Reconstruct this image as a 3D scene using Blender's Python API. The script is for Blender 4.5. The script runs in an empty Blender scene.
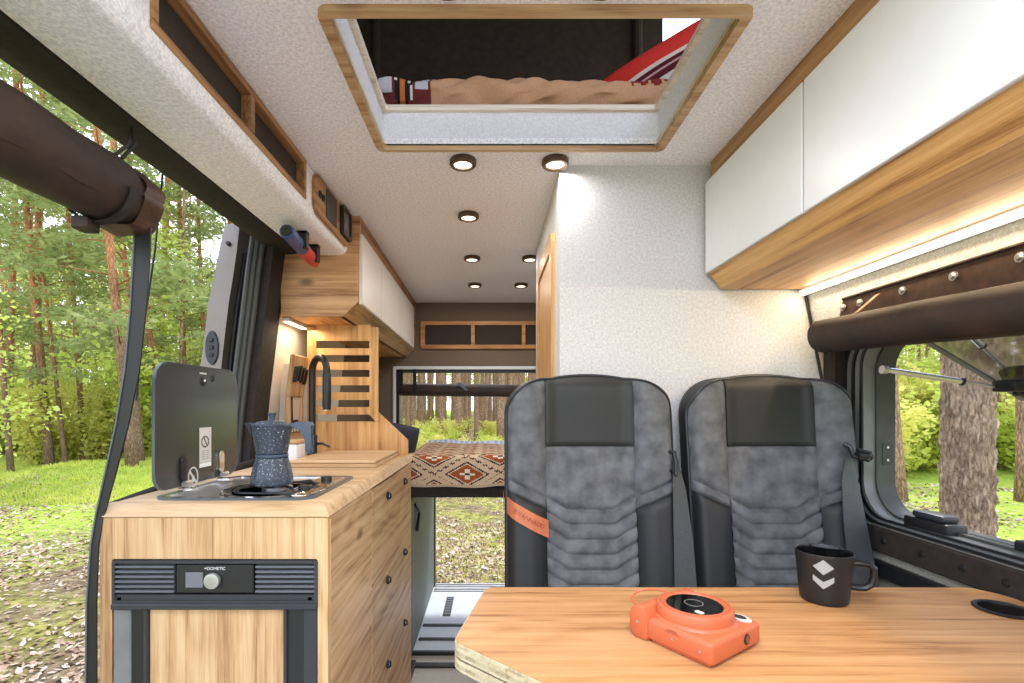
import bpy, bmesh, math, random
from math import sin, cos, pi, radians, sqrt, exp, floor as flr
from mathutils import Vector, Matrix
random.seed(7)
SC = bpy.context.scene
COL = SC.collection
H = 1.19                       # eye height above the floor; everything below is written relative to the eye, then lifted by H
F = 500.0                      # focal length in pixels of the 1024 wide frame

def X(px, Y): return (px - 492.0) * Y / F
def Z(py, Y): return (407.0 - py) * Y / F

# ------------------------------------------------------------------ colours and materials
def s1(c):
    c = c / 255.0
    return c / 12.92 if c <= 0.04045 else ((c + 0.055) / 1.055) ** 2.4
def rgb(r, g, b): return (s1(r), s1(g), s1(b), 1.0)

def new_mat(name):
    m = bpy.data.materials.new(name); m.use_nodes = True
    nt = m.node_tree
    return m, nt, nt.nodes['Principled BSDF']

def N(nt, kind, **kw):
    n = nt.nodes.new(kind)
    for k, v in kw.items():
        if k in n.inputs.keys(): n.inputs[k].default_value = v
        else: setattr(n, k, v)
    return n

def ramp(nt, stops):
    r = nt.nodes.new('ShaderNodeValToRGB')
    el = r.color_ramp.elements
    while len(el) < len(stops): el.new(0.5)
    for e, (p, c) in zip(el, stops): e.position = p; e.color = c
    return r

def mixc(nt, a, b, fac, mode='MIX'):
    n = nt.nodes.new('ShaderNodeMix'); n.data_type = 'RGBA'; n.blend_type = mode
    for sock, v in ((n.inputs[0], fac), (n.inputs[6], a), (n.inputs[7], b)):
        if hasattr(v, 'is_linked') or hasattr(v, 'links'): nt.links.new(v, sock)
        else: sock.default_value = v
    return n.outputs[2]

def plain(name, col, rough=0.5, metal=0.0, noise=0.0, nscale=30, bump=0.0, spec=0.5, coat=0.0):
    m, nt, b = new_mat(name)
    b.inputs['Base Color'].default_value = col
    b.inputs['Roughness'].default_value = rough
    b.inputs['Metallic'].default_value = metal
    b.inputs['Specular IOR Level'].default_value = spec
    b.inputs['Coat Weight'].default_value = coat
    tc = N(nt, 'ShaderNodeTexCoord')
    n = N(nt, 'ShaderNodeTexNoise', Scale=nscale, Detail=4.0)
    nt.links.new(tc.outputs['Object'], n.inputs['Vector'])
    k = 1 - noise
    d = (col[0]*k*k, col[1]*k*k, col[2]*k*k, 1)
    l = tuple(min(1, c*(1+noise)) for c in col[:3]) + (1,)
    r = ramp(nt, [(0.3, d), (0.7, l)])
    nt.links.new(n.outputs['Fac'], r.inputs['Fac'])
    nt.links.new(r.outputs['Color'], b.inputs['Base Color'])
    if bump:
        bp = N(nt, 'ShaderNodeBump', Strength=bump, Distance=0.002)
        nt.links.new(n.outputs['Fac'], bp.inputs['Height'])
        nt.links.new(bp.outputs['Normal'], b.inputs['Normal'])
    return m

def wood(name, grain='Y', plank='X', light=(210,178,136), mid=(192,154,110), dark=(146,106,70), pw=0.16, rough=0.45, knots=True, seed=0.0, rings=1.0):
    m, nt, b = new_mat(name)
    L = nt.links.new
    tc = N(nt, 'ShaderNodeTexCoord')
    off = N(nt, 'ShaderNodeVectorMath', operation='ADD'); off.inputs[1].default_value = (seed*1.7+3.1, seed*2.3+5.3, seed*0.9+1.7)
    L(tc.outputs['Object'], off.inputs[0])
    sep = N(nt, 'ShaderNodeSeparateXYZ'); L(off.outputs[0], sep.inputs[0])
    # board index
    dv = N(nt, 'ShaderNodeMath', operation='DIVIDE'); L(sep.outputs[plank], dv.inputs[0]); dv.inputs[1].default_value = pw
    fl = N(nt, 'ShaderNodeMath', operation='FLOOR'); L(dv.outputs[0], fl.inputs[0])
    wn = N(nt, 'ShaderNodeTexWhiteNoise', noise_dimensions='1D'); L(fl.outputs[0], wn.inputs['W'])
    # shift each board along its grain
    sh = N(nt, 'ShaderNodeVectorMath', operation='MULTIPLY_ADD')
    L(wn.outputs['Color'], sh.inputs[0]); sh.inputs[1].default_value = (7, 7, 7); L(off.outputs[0], sh.inputs[2])
    def mp(al, cr):
        v = N(nt, 'ShaderNodeMapping')
        sc = {'X': [al, cr, cr], 'Y': [cr, al, cr], 'Z': [cr, cr, al]}[grain]
        v.inputs['Scale'].default_value = sc
        L(sh.outputs[0], v.inputs['Vector']); return v.outputs[0]
    n0 = N(nt, 'ShaderNodeTexNoise', Scale=1.0, Detail=2.0, Roughness=0.5, Distortion=0.3); L(mp(1.1, 4.5), n0.inputs['Vector'])
    mu = N(nt, 'ShaderNodeMath', operation='MULTIPLY'); L(n0.outputs['Fac'], mu.inputs[0]); mu.inputs[1].default_value = 16.0 * rings
    fr = N(nt, 'ShaderNodeMath', operation='PINGPONG'); L(mu.outputs[0], fr.inputs[0]); fr.inputs[1].default_value = 1.0
    n1 = N(nt, 'ShaderNodeTexNoise', Scale=1.0, Detail=6.0, Roughness=0.6, Distortion=0.4); L(mp(1.6, 55), n1.inputs['Vector'])
    n2 = N(nt, 'ShaderNodeTexNoise', Scale=1.0, Detail=3.0, Roughness=0.6); L(mp(14, 420), n2.inputs['Vector'])
    a = N(nt, 'ShaderNodeMath', operation='MULTIPLY_ADD'); L(fr.outputs[0], a.inputs[0]); a.inputs[1].default_value = 0.13; L(n1.outputs['Fac'], a.inputs[2])
    a2 = N(nt, 'ShaderNodeMath', operation='MULTIPLY_ADD'); L(n2.outputs['Fac'], a2.inputs[0]); a2.inputs[1].default_value = 0.38; L(a.outputs[0], a2.inputs[2])
    r = ramp(nt, [(0.60, rgb(*light)), (0.80, rgb(*mid)), (0.98, rgb(*dark))]); L(a2.outputs[0], r.inputs['Fac'])
    hsv = N(nt, 'ShaderNodeHueSaturation'); L(r.outputs['Color'], hsv.inputs['Color'])
    va = N(nt, 'ShaderNodeMapRange'); va.inputs['To Min'].default_value = 0.88; va.inputs['To Max'].default_value = 1.1
    L(wn.outputs['Value'], va.inputs['Value']); L(va.outputs[0], hsv.inputs['Value'])
    colr = hsv.outputs[0]
    if knots:
        vo = N(nt, 'ShaderNodeTexVoronoi', Scale=1.0); L(mp(2.2, 4.6), vo.inputs['Vector'])
        kr = ramp(nt, [(0.03, (1, 1, 1, 1)), (0.085, (0, 0, 0, 1))]); L(vo.outputs['Distance'], kr.inputs['Fac'])
        km = N(nt, 'ShaderNodeMath', operation='MULTIPLY'); L(kr.outputs['Color'], km.inputs[0]); km.inputs[1].default_value = 0.75
        colr = mixc(nt, colr, rgb(88, 56, 34), km.outputs[0])
    # board joints
    frc = N(nt, 'ShaderNodeMath', operation='FRACT'); L(dv.outputs[0], frc.inputs[0])
    lt = N(nt, 'ShaderNodeMath', operation='LESS_THAN'); L(frc.outputs[0], lt.inputs[0]); lt.inputs[1].default_value = 0.008
    jm = N(nt, 'ShaderNodeMath', operation='MULTIPLY'); L(lt.outputs[0], jm.inputs[0]); jm.inputs[1].default_value = 0.3
    colr = mixc(nt, colr, rgb(*dark), jm.outputs[0])
    L(colr, b.inputs['Base Color'])
    b.inputs['Roughness'].default_value = rough
    b.inputs['Specular IOR Level'].default_value = 0.35
    bp = N(nt, 'ShaderNodeBump', Strength=0.12, Distance=0.001); L(a2.outputs[0], bp.inputs['Height']); L(bp.outputs[0], b.inputs['Normal'])
    return m

def fabric(name, col, amp=0.2, fine=400.0, long=130.0, bump=0.35, rough=0.95):
    m, nt, b = new_mat(name)
    L = nt.links.new
    tc = N(nt, 'ShaderNodeTexCoord')
    acc = None
    for sc in ((fine, long, long), (long, fine, long), (long, long, fine)):
        mp = N(nt, 'ShaderNodeMapping'); mp.inputs['Scale'].default_value = sc
        L(tc.outputs['Object'], mp.inputs['Vector'])
        n = N(nt, 'ShaderNodeTexNoise', Scale=1.0, Detail=1.0); L(mp.outputs[0], n.inputs['Vector'])
        if acc is None: acc = n.outputs['Fac']
        else:
            ad = N(nt, 'ShaderNodeMath', operation='ADD'); L(acc, ad.inputs[0]); L(n.outputs['Fac'], ad.inputs[1]); acc = ad.outputs[0]
    d3 = N(nt, 'ShaderNodeMath', operation='DIVIDE'); L(acc, d3.inputs[0]); d3.inputs[1].default_value = 3.0
    lo = tuple(c*(1-amp) for c in col[:3]) + (1,); hi = tuple(min(1, c*(1+amp)) for c in col[:3]) + (1,)
    r = ramp(nt, [(0.41, lo), (0.59, hi)]); L(d3.outputs[0], r.inputs['Fac'])
    L(r.outputs['Color'], b.inputs['Base Color'])
    b.inputs['Roughness'].default_value = rough; b.inputs['Specular IOR Level'].default_value = 0.15
    bp = N(nt, 'ShaderNodeBump', Strength=bump, Distance=0.002); L(d3.outputs[0], bp.inputs['Height']); L(bp.outputs[0], b.inputs['Normal'])
    return m

def vcol(name, rough=0.9, weave=0.18, spec=0.1):
    """surface pattern carried by the mesh's own colour attribute (woven patterns, printed stickers)"""
    m, nt, b = new_mat(name)
    L = nt.links.new
    at = N(nt, 'ShaderNodeAttribute'); at.attribute_name = 'Col'
    tc = N(nt, 'ShaderNodeTexCoord')
    n = N(nt, 'ShaderNodeTexNoise', Scale=260.0, Detail=2.0); L(tc.outputs['Object'], n.inputs['Vector'])
    mr = N(nt, 'ShaderNodeMapRange'); mr.inputs['To Min'].default_value = 1 - weave*1.6; mr.inputs['To Max'].default_value = 1 + weave*0.9
    L(n.outputs['Fac'], mr.inputs['Value'])
    hs = N(nt, 'ShaderNodeHueSaturation'); L(at.outputs['Color'], hs.inputs['Color']); L(mr.outputs[0], hs.inputs['Value'])
    L(hs.outputs[0], b.inputs['Base Color'])
    b.inputs['Roughness'].default_value = rough; b.inputs['Specular IOR Level'].default_value = spec
    if weave:
        bp = N(nt, 'ShaderNodeBump', Strength=0.3, Distance=0.002); L(n.outputs['Fac'], bp.inputs['Height']); L(bp.outputs[0], b.inputs['Normal'])
    return m

def glow(name, col, strength):
    m, nt, b = new_mat(name)
    b.inputs['Base Color'].default_value = col
    b.inputs['Emission Color'].default_value = col
    b.inputs['Emission Strength'].default_value = strength
    return m

def bark(name, low, high, z_split, scale=1.0):
    m, nt, b = new_mat(name)
    L = nt.links.new
    tc = N(nt, 'ShaderNodeTexCoord')
    mp = N(nt, 'ShaderNodeMapping'); mp.inputs['Scale'].default_value = (22*scale, 22*scale, 7*scale); L(tc.outputs['Object'], mp.inputs['Vector'])
    vo = N(nt, 'ShaderNodeTexVoronoi', Scale=1.0, feature='DISTANCE_TO_EDGE')
    nz = N(nt, 'ShaderNodeTexNoise', Scale=1.0, Detail=6.0, Roughness=0.65); L(mp.outputs[0], nz.inputs['Vector'])
    av = N(nt, 'ShaderNodeVectorMath', operation='MULTIPLY_ADD'); L(nz.outputs['Color'], av.inputs[0]); av.inputs[1].default_value = (0.7,)*3; L(mp.outputs[0], av.inputs[2])
    L(av.outputs[0], vo.inputs['Vector'])
    nb = N(nt, 'ShaderNodeTexNoise', Scale=1.6, Detail=9.0, Roughness=0.7, Distortion=0.6); L(mp.outputs[0], nb.inputs['Vector'])
    vm = N(nt, 'ShaderNodeMath', operation='MULTIPLY_ADD'); L(vo.outputs['Distance'], vm.inputs[0]); vm.inputs[1].default_value = 0.5; L(nb.outputs['Fac'], vm.inputs[2])
    cr = ramp(nt, [(0.42, (0.2, 0.18, 0.17, 1)), (0.72, (1, 1, 1, 1))]); L(vm.outputs[0], cr.inputs['Fac'])
    sep = N(nt, 'ShaderNodeSeparateXYZ'); L(tc.outputs['Object'], sep.inputs[0])
    mr = N(nt, 'ShaderNodeMapRange'); mr.inputs['From Min'].default_value = z_split; mr.inputs['From Max'].default_value = z_split + 3.5; L(sep.outputs['Z'], mr.inputs['Value'])
    base = mixc(nt, low, high, mr.outputs[0])
    n2 = N(nt, 'ShaderNodeTexNoise', Scale=3.0, Detail=5.0); L(tc.outputs['Object'], n2.inputs['Vector'])
    m2 = N(nt, 'ShaderNodeMapRange'); m2.inputs['To Min'].default_value = 0.55; m2.inputs['To Max'].default_value = 1.4; L(n2.outputs['Fac'], m2.inputs['Value'])
    hs = N(nt, 'ShaderNodeHueSaturation'); L(base, hs.inputs['Color']); L(m2.outputs[0], hs.inputs['Value'])
    c = mixc(nt, hs.outputs[0], cr.outputs['Color'], 0.85, 'MULTIPLY')
    L(c, b.inputs['Base Color']); b.inputs['Roughness'].default_value = 0.95; b.inputs['Specular IOR Level'].default_value = 0.1
    bp = N(nt, 'ShaderNodeBump', Strength=0.7, Distance=0.02); L(cr.outputs['Color'], bp.inputs['Height']); L(bp.outputs[0], b.inputs['Normal'])
    return m

def leafmat(name, c1, c2, trans=0.45):
    m, nt, b = new_mat(name)
    L = nt.links.new
    nt.nodes.remove(b)
    out = nt.nodes['Material Output']
    tc = N(nt, 'ShaderNodeTexCoord'); n = N(nt, 'ShaderNodeTexNoise', Scale=2.3, Detail=5.0); L(tc.outputs['Object'], n.inputs['Vector'])
    oi = N(nt, 'ShaderNodeObjectInfo')
    ad = N(nt, 'ShaderNodeMath', operation='MULTIPLY_ADD'); L(oi.outputs['Random'], ad.inputs[0]); ad.inputs[1].default_value = 0.25; L(n.outputs['Fac'], ad.inputs[2])
    r = ramp(nt, [(0.35, c1), (0.85, c2)]); L(ad.outputs[0], r.inputs['Fac'])
    d = N(nt, 'ShaderNodeBsdfDiffuse'); t = N(nt, 'ShaderNodeBsdfTranslucent'); mx = N(nt, 'ShaderNodeMixShader'); mx.inputs[0].default_value = trans
    L(r.outputs['Color'], d.inputs['Color']); L(r.outputs['Color'], t.inputs['Color'])
    L(d.outputs[0], mx.inputs[1]); L(t.outputs[0], mx.inputs[2]); L(mx.outputs[0], out.inputs['Surface'])
    return m

# ------------------------------------------------------------------ mesh builder
WL = {}                         # world location of every object while nothing is rotated
class MB:
    def __init__(s): s.bm = bmesh.new(); s.cl = None
    def _bev(s, geom, bev, seg):
        if bev > 0:
            es = list({e for f in geom for e in f.edges})
            bmesh.ops.bevel(s.bm, geom=es, offset=bev, segments=seg, affect='EDGES', profile=0.5)
    def hull8(s, lo, hi, bev=0, seg=1):
        """lo, hi: four corner points each, same winding"""
        v = [s.bm.verts.new(p) for p in list(lo) + list(hi)]
        fs = [s.bm.faces.new([v[i] for i in q]) for q in ((3,2,1,0), (4,5,6,7), (0,1,5,4), (1,2,6,5), (2,3,7,6), (3,0,4,7))]
        s._bev(fs, bev, seg); return s
    def box(s, x0, x1, y0, y1, z0, z1, bev=0, seg=1):
        return s.hull8([(x0,y0,z0),(x1,y0,z0),(x1,y1,z0),(x0,y1,z0)], [(x0,y0,z1),(x1,y0,z1),(x1,y1,z1),(x0,y1,z1)], bev, seg)
    @staticmethod
    def _put(axis, p, a):
        return {'x': (a, p[0], p[1]), 'y': (p[0], a, p[1]), 'z': (p[0], p[1], a)}[axis]
    def prism(s, pts, axis, a, b, bev=0, seg=1):
        va = [s.bm.verts.new(s._put(axis, p, a)) for p in pts]; vb = [s.bm.verts.new(s._put(axis, p, b)) for p in pts]
        n = len(pts)
        fs = [s.bm.faces.new(va[::-1]), s.bm.faces.new(vb)]
        fs += [s.bm.faces.new((va[i], va[(i+1) % n], vb[(i+1) % n], vb[i])) for i in range(n)]
        if bev > 0:
            es = list(set(fs[0].edges) | set(fs[1].edges))
            bmesh.ops.bevel(s.bm, geom=es, offset=bev, segments=seg, affect='EDGES', profile=0.5)
        return s
    def ring(s, outer, inner, axis, a, b):
        n = len(outer)
        oa, ia, ob, ib = ([s.bm.verts.new(s._put(axis, p, k)) for p in q] for q, k in ((outer,a),(inner,a),(outer,b),(inner,b)))
        for i in range(n):
            j = (i+1) % n
            for q in ((oa[i],oa[j],ia[j],ia[i]), (ob[j],ob[i],ib[i],ib[j]), (oa[j],oa[i],ob[i],ob[j]), (ia[i],ia[j],ib[j],ib[i])):
                s.bm.faces.new(q)
        return s
    def tube(s, path, r, n=12, caps=True, sx=1.0):
        path = [Vector(p) for p in path]; m = len(path)
        rs = r if isinstance(r, (list, tuple)) else [r]*m
        t0 = (path[1]-path[0]).normalized()
        up = Vector((0,0,1)) if abs(t0.z) < 0.9 else Vector((1,0,0))
        u = t0.cross(up).normalized(); rings = []
        for i in range(m):
            t = (path[min(i+1,m-1)] - path[max(i-1,0)]).normalized()
            u = (u - t*u.dot(t)).normalized(); w = t.cross(u)
            rings.append([s.bm.verts.new(path[i] + u*rs[i]*sx*cos(2*pi*k/n) + w*rs[i]*sin(2*pi*k/n)) for k in range(n)])
        for a, b in zip(rings, rings[1:]):
            for k in range(n): s.bm.faces.new((a[k], a[(k+1)%n], b[(k+1)%n], b[k]))
        if caps:
            s.bm.faces.new(rings[0][::-1]); s.bm.faces.new(rings[-1])
        return s
    def lathe(s, prof, c=(0,0,0), n=32, axis='z', close=False):
        rings = []
        for r, h in prof:
            ring = []
            for k in range(n):
                a = 2*pi*k/n; p = (r*cos(a), r*sin(a))
                q = {'z': (p[0], p[1], h), 'y': (p[0], h, p[1]), 'x': (h, p[0], p[1])}[axis]
                ring.append(s.bm.verts.new((c[0]+q[0], c[1]+q[1], c[2]+q[2])))
            rings.append(ring)
        for a, b in zip(rings, rings[1:]):
            for k in range(n): s.bm.faces.new((a[k], a[(k+1)%n], b[(k+1)%n], b[k]))
        if close:
            for k in range(n): s.bm.faces.new((rings[-1][k], rings[-1][(k+1)%n], rings[0][(k+1)%n], rings[0][k]))
        else:
            if prof[0][0] > 1e-6: s.bm.faces.new(rings[0][::-1])
            if prof[-1][0] > 1e-6: s.bm.faces.new(rings[-1])
        return s
    def grid(s, f, nu, nv, colf=None, thick=None):
        vs = [[s.bm.verts.new(f(i/nu, j/nv)) for j in range(nv+1)] for i in range(nu+1)]
        if colf and s.cl is None: s.cl = s.bm.loops.layers.float_color.new('Col')
        for i in range(nu):
            for j in range(nv):
                fc = s.bm.faces.new((vs[i][j], vs[i+1][j], vs[i+1][j+1], vs[i][j+1]))
                if colf:
                    c = colf((i+.5)/nu, (j+.5)/nv)
                    for l in fc.loops: l[s.cl] = c
        return s
    def sheet(s, pts, axis, a): s.bm.faces.new([s.bm.verts.new(s._put(axis, p, a)) for p in pts]); return s
    def build(s, name, mat, parent=None, smooth=True, ang=35, fix=True, mod=None):
        if fix: bmesh.ops.recalc_face_normals(s.bm, faces=s.bm.faces)
        vs = s.bm.verts
        lo = [min(v.co[i] for v in vs) for i in range(3)]; hi = [max(v.co[i] for v in vs) for i in range(3)]
        org = Vector(((lo[0]+hi[0])/2, (lo[1]+hi[1])/2, lo[2]))
        for v in vs: v.co -= org
        me = bpy.data.meshes.new(name); s.bm.to_mesh(me); s.bm.free()
        me.materials.append(mat)
        if smooth:
            me.polygons.foreach_set('use_smooth', [True]*len(me.polygons)); me.set_sharp_from_angle(angle=radians(ang))
        o = bpy.data.objects.new(name, me); COL.objects.link(o)
        WL[o.name] = org.copy()
        o.location = org
        if parent is not None:
            o.parent = parent; o.location = org - WL[parent.name]
        return o

def rr(x0, x1, z0, z1, r, n=6):
    """rounded rectangle outline"""
    if not isinstance(r, (list, tuple)): r = [r]*4
    out = []
    for (cx, cz, a0, q) in ((x1, z1, 0, r[0]), (x0, z1, 90, r[1]), (x0, z0, 180, r[2]), (x1, z0, 270, r[3])):
        ccx = cx - q if cx == x1 else cx + q; ccz = cz - q if cz == z1 else cz + q
        for k in range(n+1):
            a = radians(a0 + 90*k/n); out.append((ccx + q*cos(a), ccz + q*sin(a)))
    return out

def tag(o, label, cat, group=None, kind=None):
    o['label'] = label; o['category'] = cat
    if group: o['group'] = group
    if kind: o['kind'] = kind
    return o
def struct(o): o['kind'] = 'structure'; return o
def thing(name, label, cat, loc=(0,0,0), group=None):
    o = bpy.data.objects.new(name, None); COL.objects.link(o); o.location = loc; o.empty_display_size = 0.05
    WL[o.name] = Vector(loc)
    return tag(o, label, cat, group)
def copy_tree(o, parent=None):
    c = o.copy(); COL.objects.link(c)
    if parent is not None: c.parent = parent
    for ch in list(o.children): copy_tree(ch, c)
    return c
def text(body, size, name, mat, parent, loc, rot, extrude=0.0006, align='CENTER'):
    cu = bpy.data.curves.new(name, 'FONT'); cu.body = body; cu.size = size; cu.extrude = extrude; cu.align_x = align; cu.align_y = 'CENTER'
    t = bpy.data.objects.new(name+'_tmp', cu); COL.objects.link(t)
    bpy.context.view_layer.update()
    me = bpy.data.meshes.new_from_object(t.evaluated_get(bpy.context.evaluated_depsgraph_get()))
    bpy.data.objects.remove(t)
    me.materials.clear(); me.materials.append(mat)
    o = bpy.data.objects.new(name, me); COL.objects.link(o)
    o.rotation_euler = rot
    o.location = Vector(loc) - (WL[parent.name] if parent else Vector((0,0,0))); o.parent = parent
    WL[o.name] = Vector(loc)
    return o

M = {}
M['fab'] = fabric('grey woven lining', rgb(240,239,243), 0.15)
M['fab_col'] = fabric('pale grey woven lining', rgb(212,211,213), 0.12)
M['fab_white'] = fabric('white woven lining', rgb(228,229,232), 0.08)
M['taupe'] = fabric('taupe lining', rgb(122,106,92), 0.10)
M['cream'] = plain('cream wall panel', rgb(214,203,190), 0.8, noise=0.02)
M['oakZ'] = wood('oak upright grain', 'Z', 'X', pw=0.2, seed=1)
M['oakY'] = wood('oak grain along van', 'Y', 'Z', pw=0.17, seed=2)
M['oakYx'] = wood('oak grain along van flat', 'Y', 'X', pw=0.17, seed=2.5)
M['oakX'] = wood('oak grain across van', 'X', 'Z', pw=0.19, seed=3)
M['oaktop'] = wood('oak worktop', 'X', 'Y', light=(212,182,144), mid=(198,164,122), dark=(164,126,88), pw=0.22, seed=4, knots=False)
M['oakside'] = wood('oak drawer side', 'Y', 'Z', light=(212,180,142), mid=(190,154,114), dark=(144,106,72), pw=0.27, seed=5, rings=1.4)
M['oakdark'] = wood('walnut brown oak', 'Y', 'Z', light=(190,146,100), mid=(160,116,76), dark=(112,76,48), pw=0.3, seed=6)
M['oakend'] = wood('brown oak end panel', 'X', 'Z', light=(212,168,122), mid=(188,142,98), dark=(136,94,60), pw=0.3, seed=7)
M['oaklocker'] = wood('oak locker underside', 'Y', 'X', light=(226,178,120), mid=(206,156,98), dark=(154,106,64), pw=0.4, seed=8)
M['table'] = wood('oak table top', 'X', 'Y', light=(190,144,98), mid=(174,126,80), dark=(134,88,50), pw=0.35, seed=9, rough=0.38, rings=1.2)
M['ash'] = wood('warm slat wood', 'Z', 'X', light=(224,178,120), mid=(206,156,98), dark=(168,116,66), pw=0.3, seed=10)
M['ashX'] = wood('warm frame wood', 'X', 'Z', light=(216,158,98), mid=(192,134,78), dark=(150,100,56), pw=0.3, seed=11, knots=False)
M['ply'] = wood('plywood edge', 'Y', 'Z', light=(206,194,164), mid=(188,173,140), dark=(138,118,88), pw=0.006, seed=12, knots=False)
M['plyw'] = wood('pale plywood edge', 'X', 'Z', light=(236,228,212), mid=(224,212,190), dark=(190,172,144), pw=0.006, seed=13, knots=False)
M['white'] = plain('white satin door', rgb(222,222,226), 0.32, noise=0.01)
M['whitewarm'] = plain('warm white door', rgb(218,208,198), 0.4, noise=0.01)
M['black'] = plain('black plastic', rgb(26,26,28), 0.45, noise=0.05)
M['darkgrey'] = plain('dark grey plastic', rgb(46,49,54), 0.42, noise=0.04)
M['slat'] = plain('grey vent slat', rgb(88,94,102), 0.4, noise=0.03)
M['seal'] = plain('dark brown trim cloth', rgb(40,34,30), 0.85, noise=0.25, nscale=60)
M['net'] = plain('dark net', rgb(64,54,48), 0.9, noise=0.15, nscale=300, bump=0.3)
M['roll'] = plain('brown leather roll', rgb(52,36,27), 0.72, noise=0.35, nscale=14, bump=0.25)
M['rollflap'] = plain('brown leather flap', rgb(70,46,34), 0.5, noise=0.25, nscale=50, bump=0.3)
M['steel'] = plain('brushed steel', rgb(205,205,205), 0.36, 1.0, noise=0.05)
M['dial'] = plain('satin dial', rgb(186,186,186), 0.35, 0.7, noise=0.03)
M['chrome'] = plain('chrome', rgb(225,225,225), 0.12, 1.0)
M['bronze'] = plain('bronze lamp ring', rgb(96,76,62), 0.4, 0.6)
M['lens'] = glow('warm lamp lens', (1.0, 0.82, 0.58, 1), 4.0)
M['led'] = glow('warm LED strip', (1.0, 0.88, 0.70, 1), 2.2)
M['suede'] = plain('mottled grey suede', rgb(102,103,107), 0.95, noise=0.27, nscale=22, bump=0.15, spec=0.2)
M['leather'] = plain('black leather', rgb(33,34,36), 0.58, noise=0.06, nscale=220, bump=0.12)
M['belt'] = plain('grey belt webbing', rgb(66,68,70), 0.6, noise=0.1, nscale=200, bump=0.2)
M['tan'] = plain('orange tan leather', rgb(190,108,72), 0.5, noise=0.06, nscale=60)
M['tandark'] = plain('embossed tan', rgb(150,76,44), 0.6)
M['orange'] = plain('terracotta plastic', rgb(192,98,62), 0.42, noise=0.02)
M['emblem'] = plain('dull silver print', rgb(168,168,166), 0.5, 0.1)
M['mug'] = plain('black ceramic', rgb(27,27,28), 0.42, noise=0.03)
M['mugin'] = plain('glossy black glaze', rgb(12,12,12), 0.06)
M['silver'] = plain('silver print', rgb(206,206,204), 0.5, 0.2)
M['lid'] = plain('smoked glass lid', rgb(60,60,58), 0.2, noise=0.02)
M['lidedge'] = plain('glass edge', rgb(82,90,96), 0.2)
M['paint'] = plain('taupe grey van paint', rgb(128,119,110), 0.35, 0.1, noise=0.02, coat=0.5)
M['doorin'] = plain('dark door lining', rgb(128,120,110), 0.5, noise=0.1, nscale=8)
M['rubber'] = plain('grey green rubber seal', rgb(64,66,62), 0.55, noise=0.08)
M['frame'] = plain('grey window frame', rgb(116,118,118), 0.38, noise=0.12, nscale=10)
M['carpet'] = plain('grey carpet lining', rgb(142,140,134), 0.95, noise=0.15, nscale=220, bump=0.5)
M['boxgrey'] = plain('grey green storage panel', rgb(112,118,116), 0.6, noise=0.05, nscale=20)
M['floorgrey'] = plain('light grey floor panel', rgb(216,222,230), 0.55, noise=0.03)
M['floorbeige'] = plain('beige vinyl floor', rgb(196,188,176), 0.6, noise=0.06, nscale=90)
M['canvas'] = plain('dark brown tent canvas', rgb(58,44,36), 0.95, noise=0.15, nscale=40, bump=0.2)
M['vcol'] = vcol('woven pattern cloth')
M['print'] = vcol('printed sticker', rough=0.4, weave=0.0, spec=0.4)
M['navy'] = plain('navy cloth', rgb(52,52,66), 0.9, noise=0.15, nscale=40, bump=0.3)
M['blue'] = plain('blue plastic', rgb(62,78,128), 0.4)
M['red'] = plain('red plastic', rgb(212,62,56), 0.4)
M['vanout'] = plain('outer skin', rgb(120,116,110), 0.4)
M['screen'] = plain('grey screen', rgb(110,110,116), 0.25)
M['mesh'] = plain('dark speaker grille', rgb(70,64,60), 0.7, noise=0.1, nscale=400)
M['white_edge'] = plain('white edge trim', rgb(225,228,232), 0.4)

def speckle(name):
    m, nt, b = new_mat(name); L = nt.links.new
    tc = N(nt, 'ShaderNodeTexCoord'); n = N(nt, 'ShaderNodeTexNoise', Scale=250.0, Detail=3.0, Roughness=0.6); L(tc.outputs['Object'], n.inputs['Vector'])
    r = ramp(nt, [(0.60, rgb(52,61,75)), (0.67, rgb(180,188,196))]); L(n.outputs['Fac'], r.inputs['Fac'])
    L(r.outputs['Color'], b.inputs['Base Color']); b.inputs['Roughness'].default_value = 0.38
    return m
M['speckle'] = speckle('blue speckled enamel')
M['enamel'] = plain('plain blue grey enamel', rgb(64,76,94), 0.4, noise=0.05)
def tinted(name, col, mixf):
    m, nt, b = new_mat(name); L = nt.links.new
    nt.nodes.remove(b)
    out = nt.nodes['Material Output']
    t = N(nt, 'ShaderNodeBsdfTransparent', Color=col); g = N(nt, 'ShaderNodeBsdfGlossy', Color=(1,1,1,1), Roughness=0.03)
    mx = N(nt, 'ShaderNodeMixShader'); mx.inputs[0].default_value = mixf
    L(t.outputs[0], mx.inputs[1]); L(g.outputs[0], mx.inputs[2]); L(mx.outputs[0], out.inputs['Surface'])
    return m
M['tint'] = tinted('smoked acrylic pane', (0.35, 0.34, 0.32, 1), 0.3)
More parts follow.
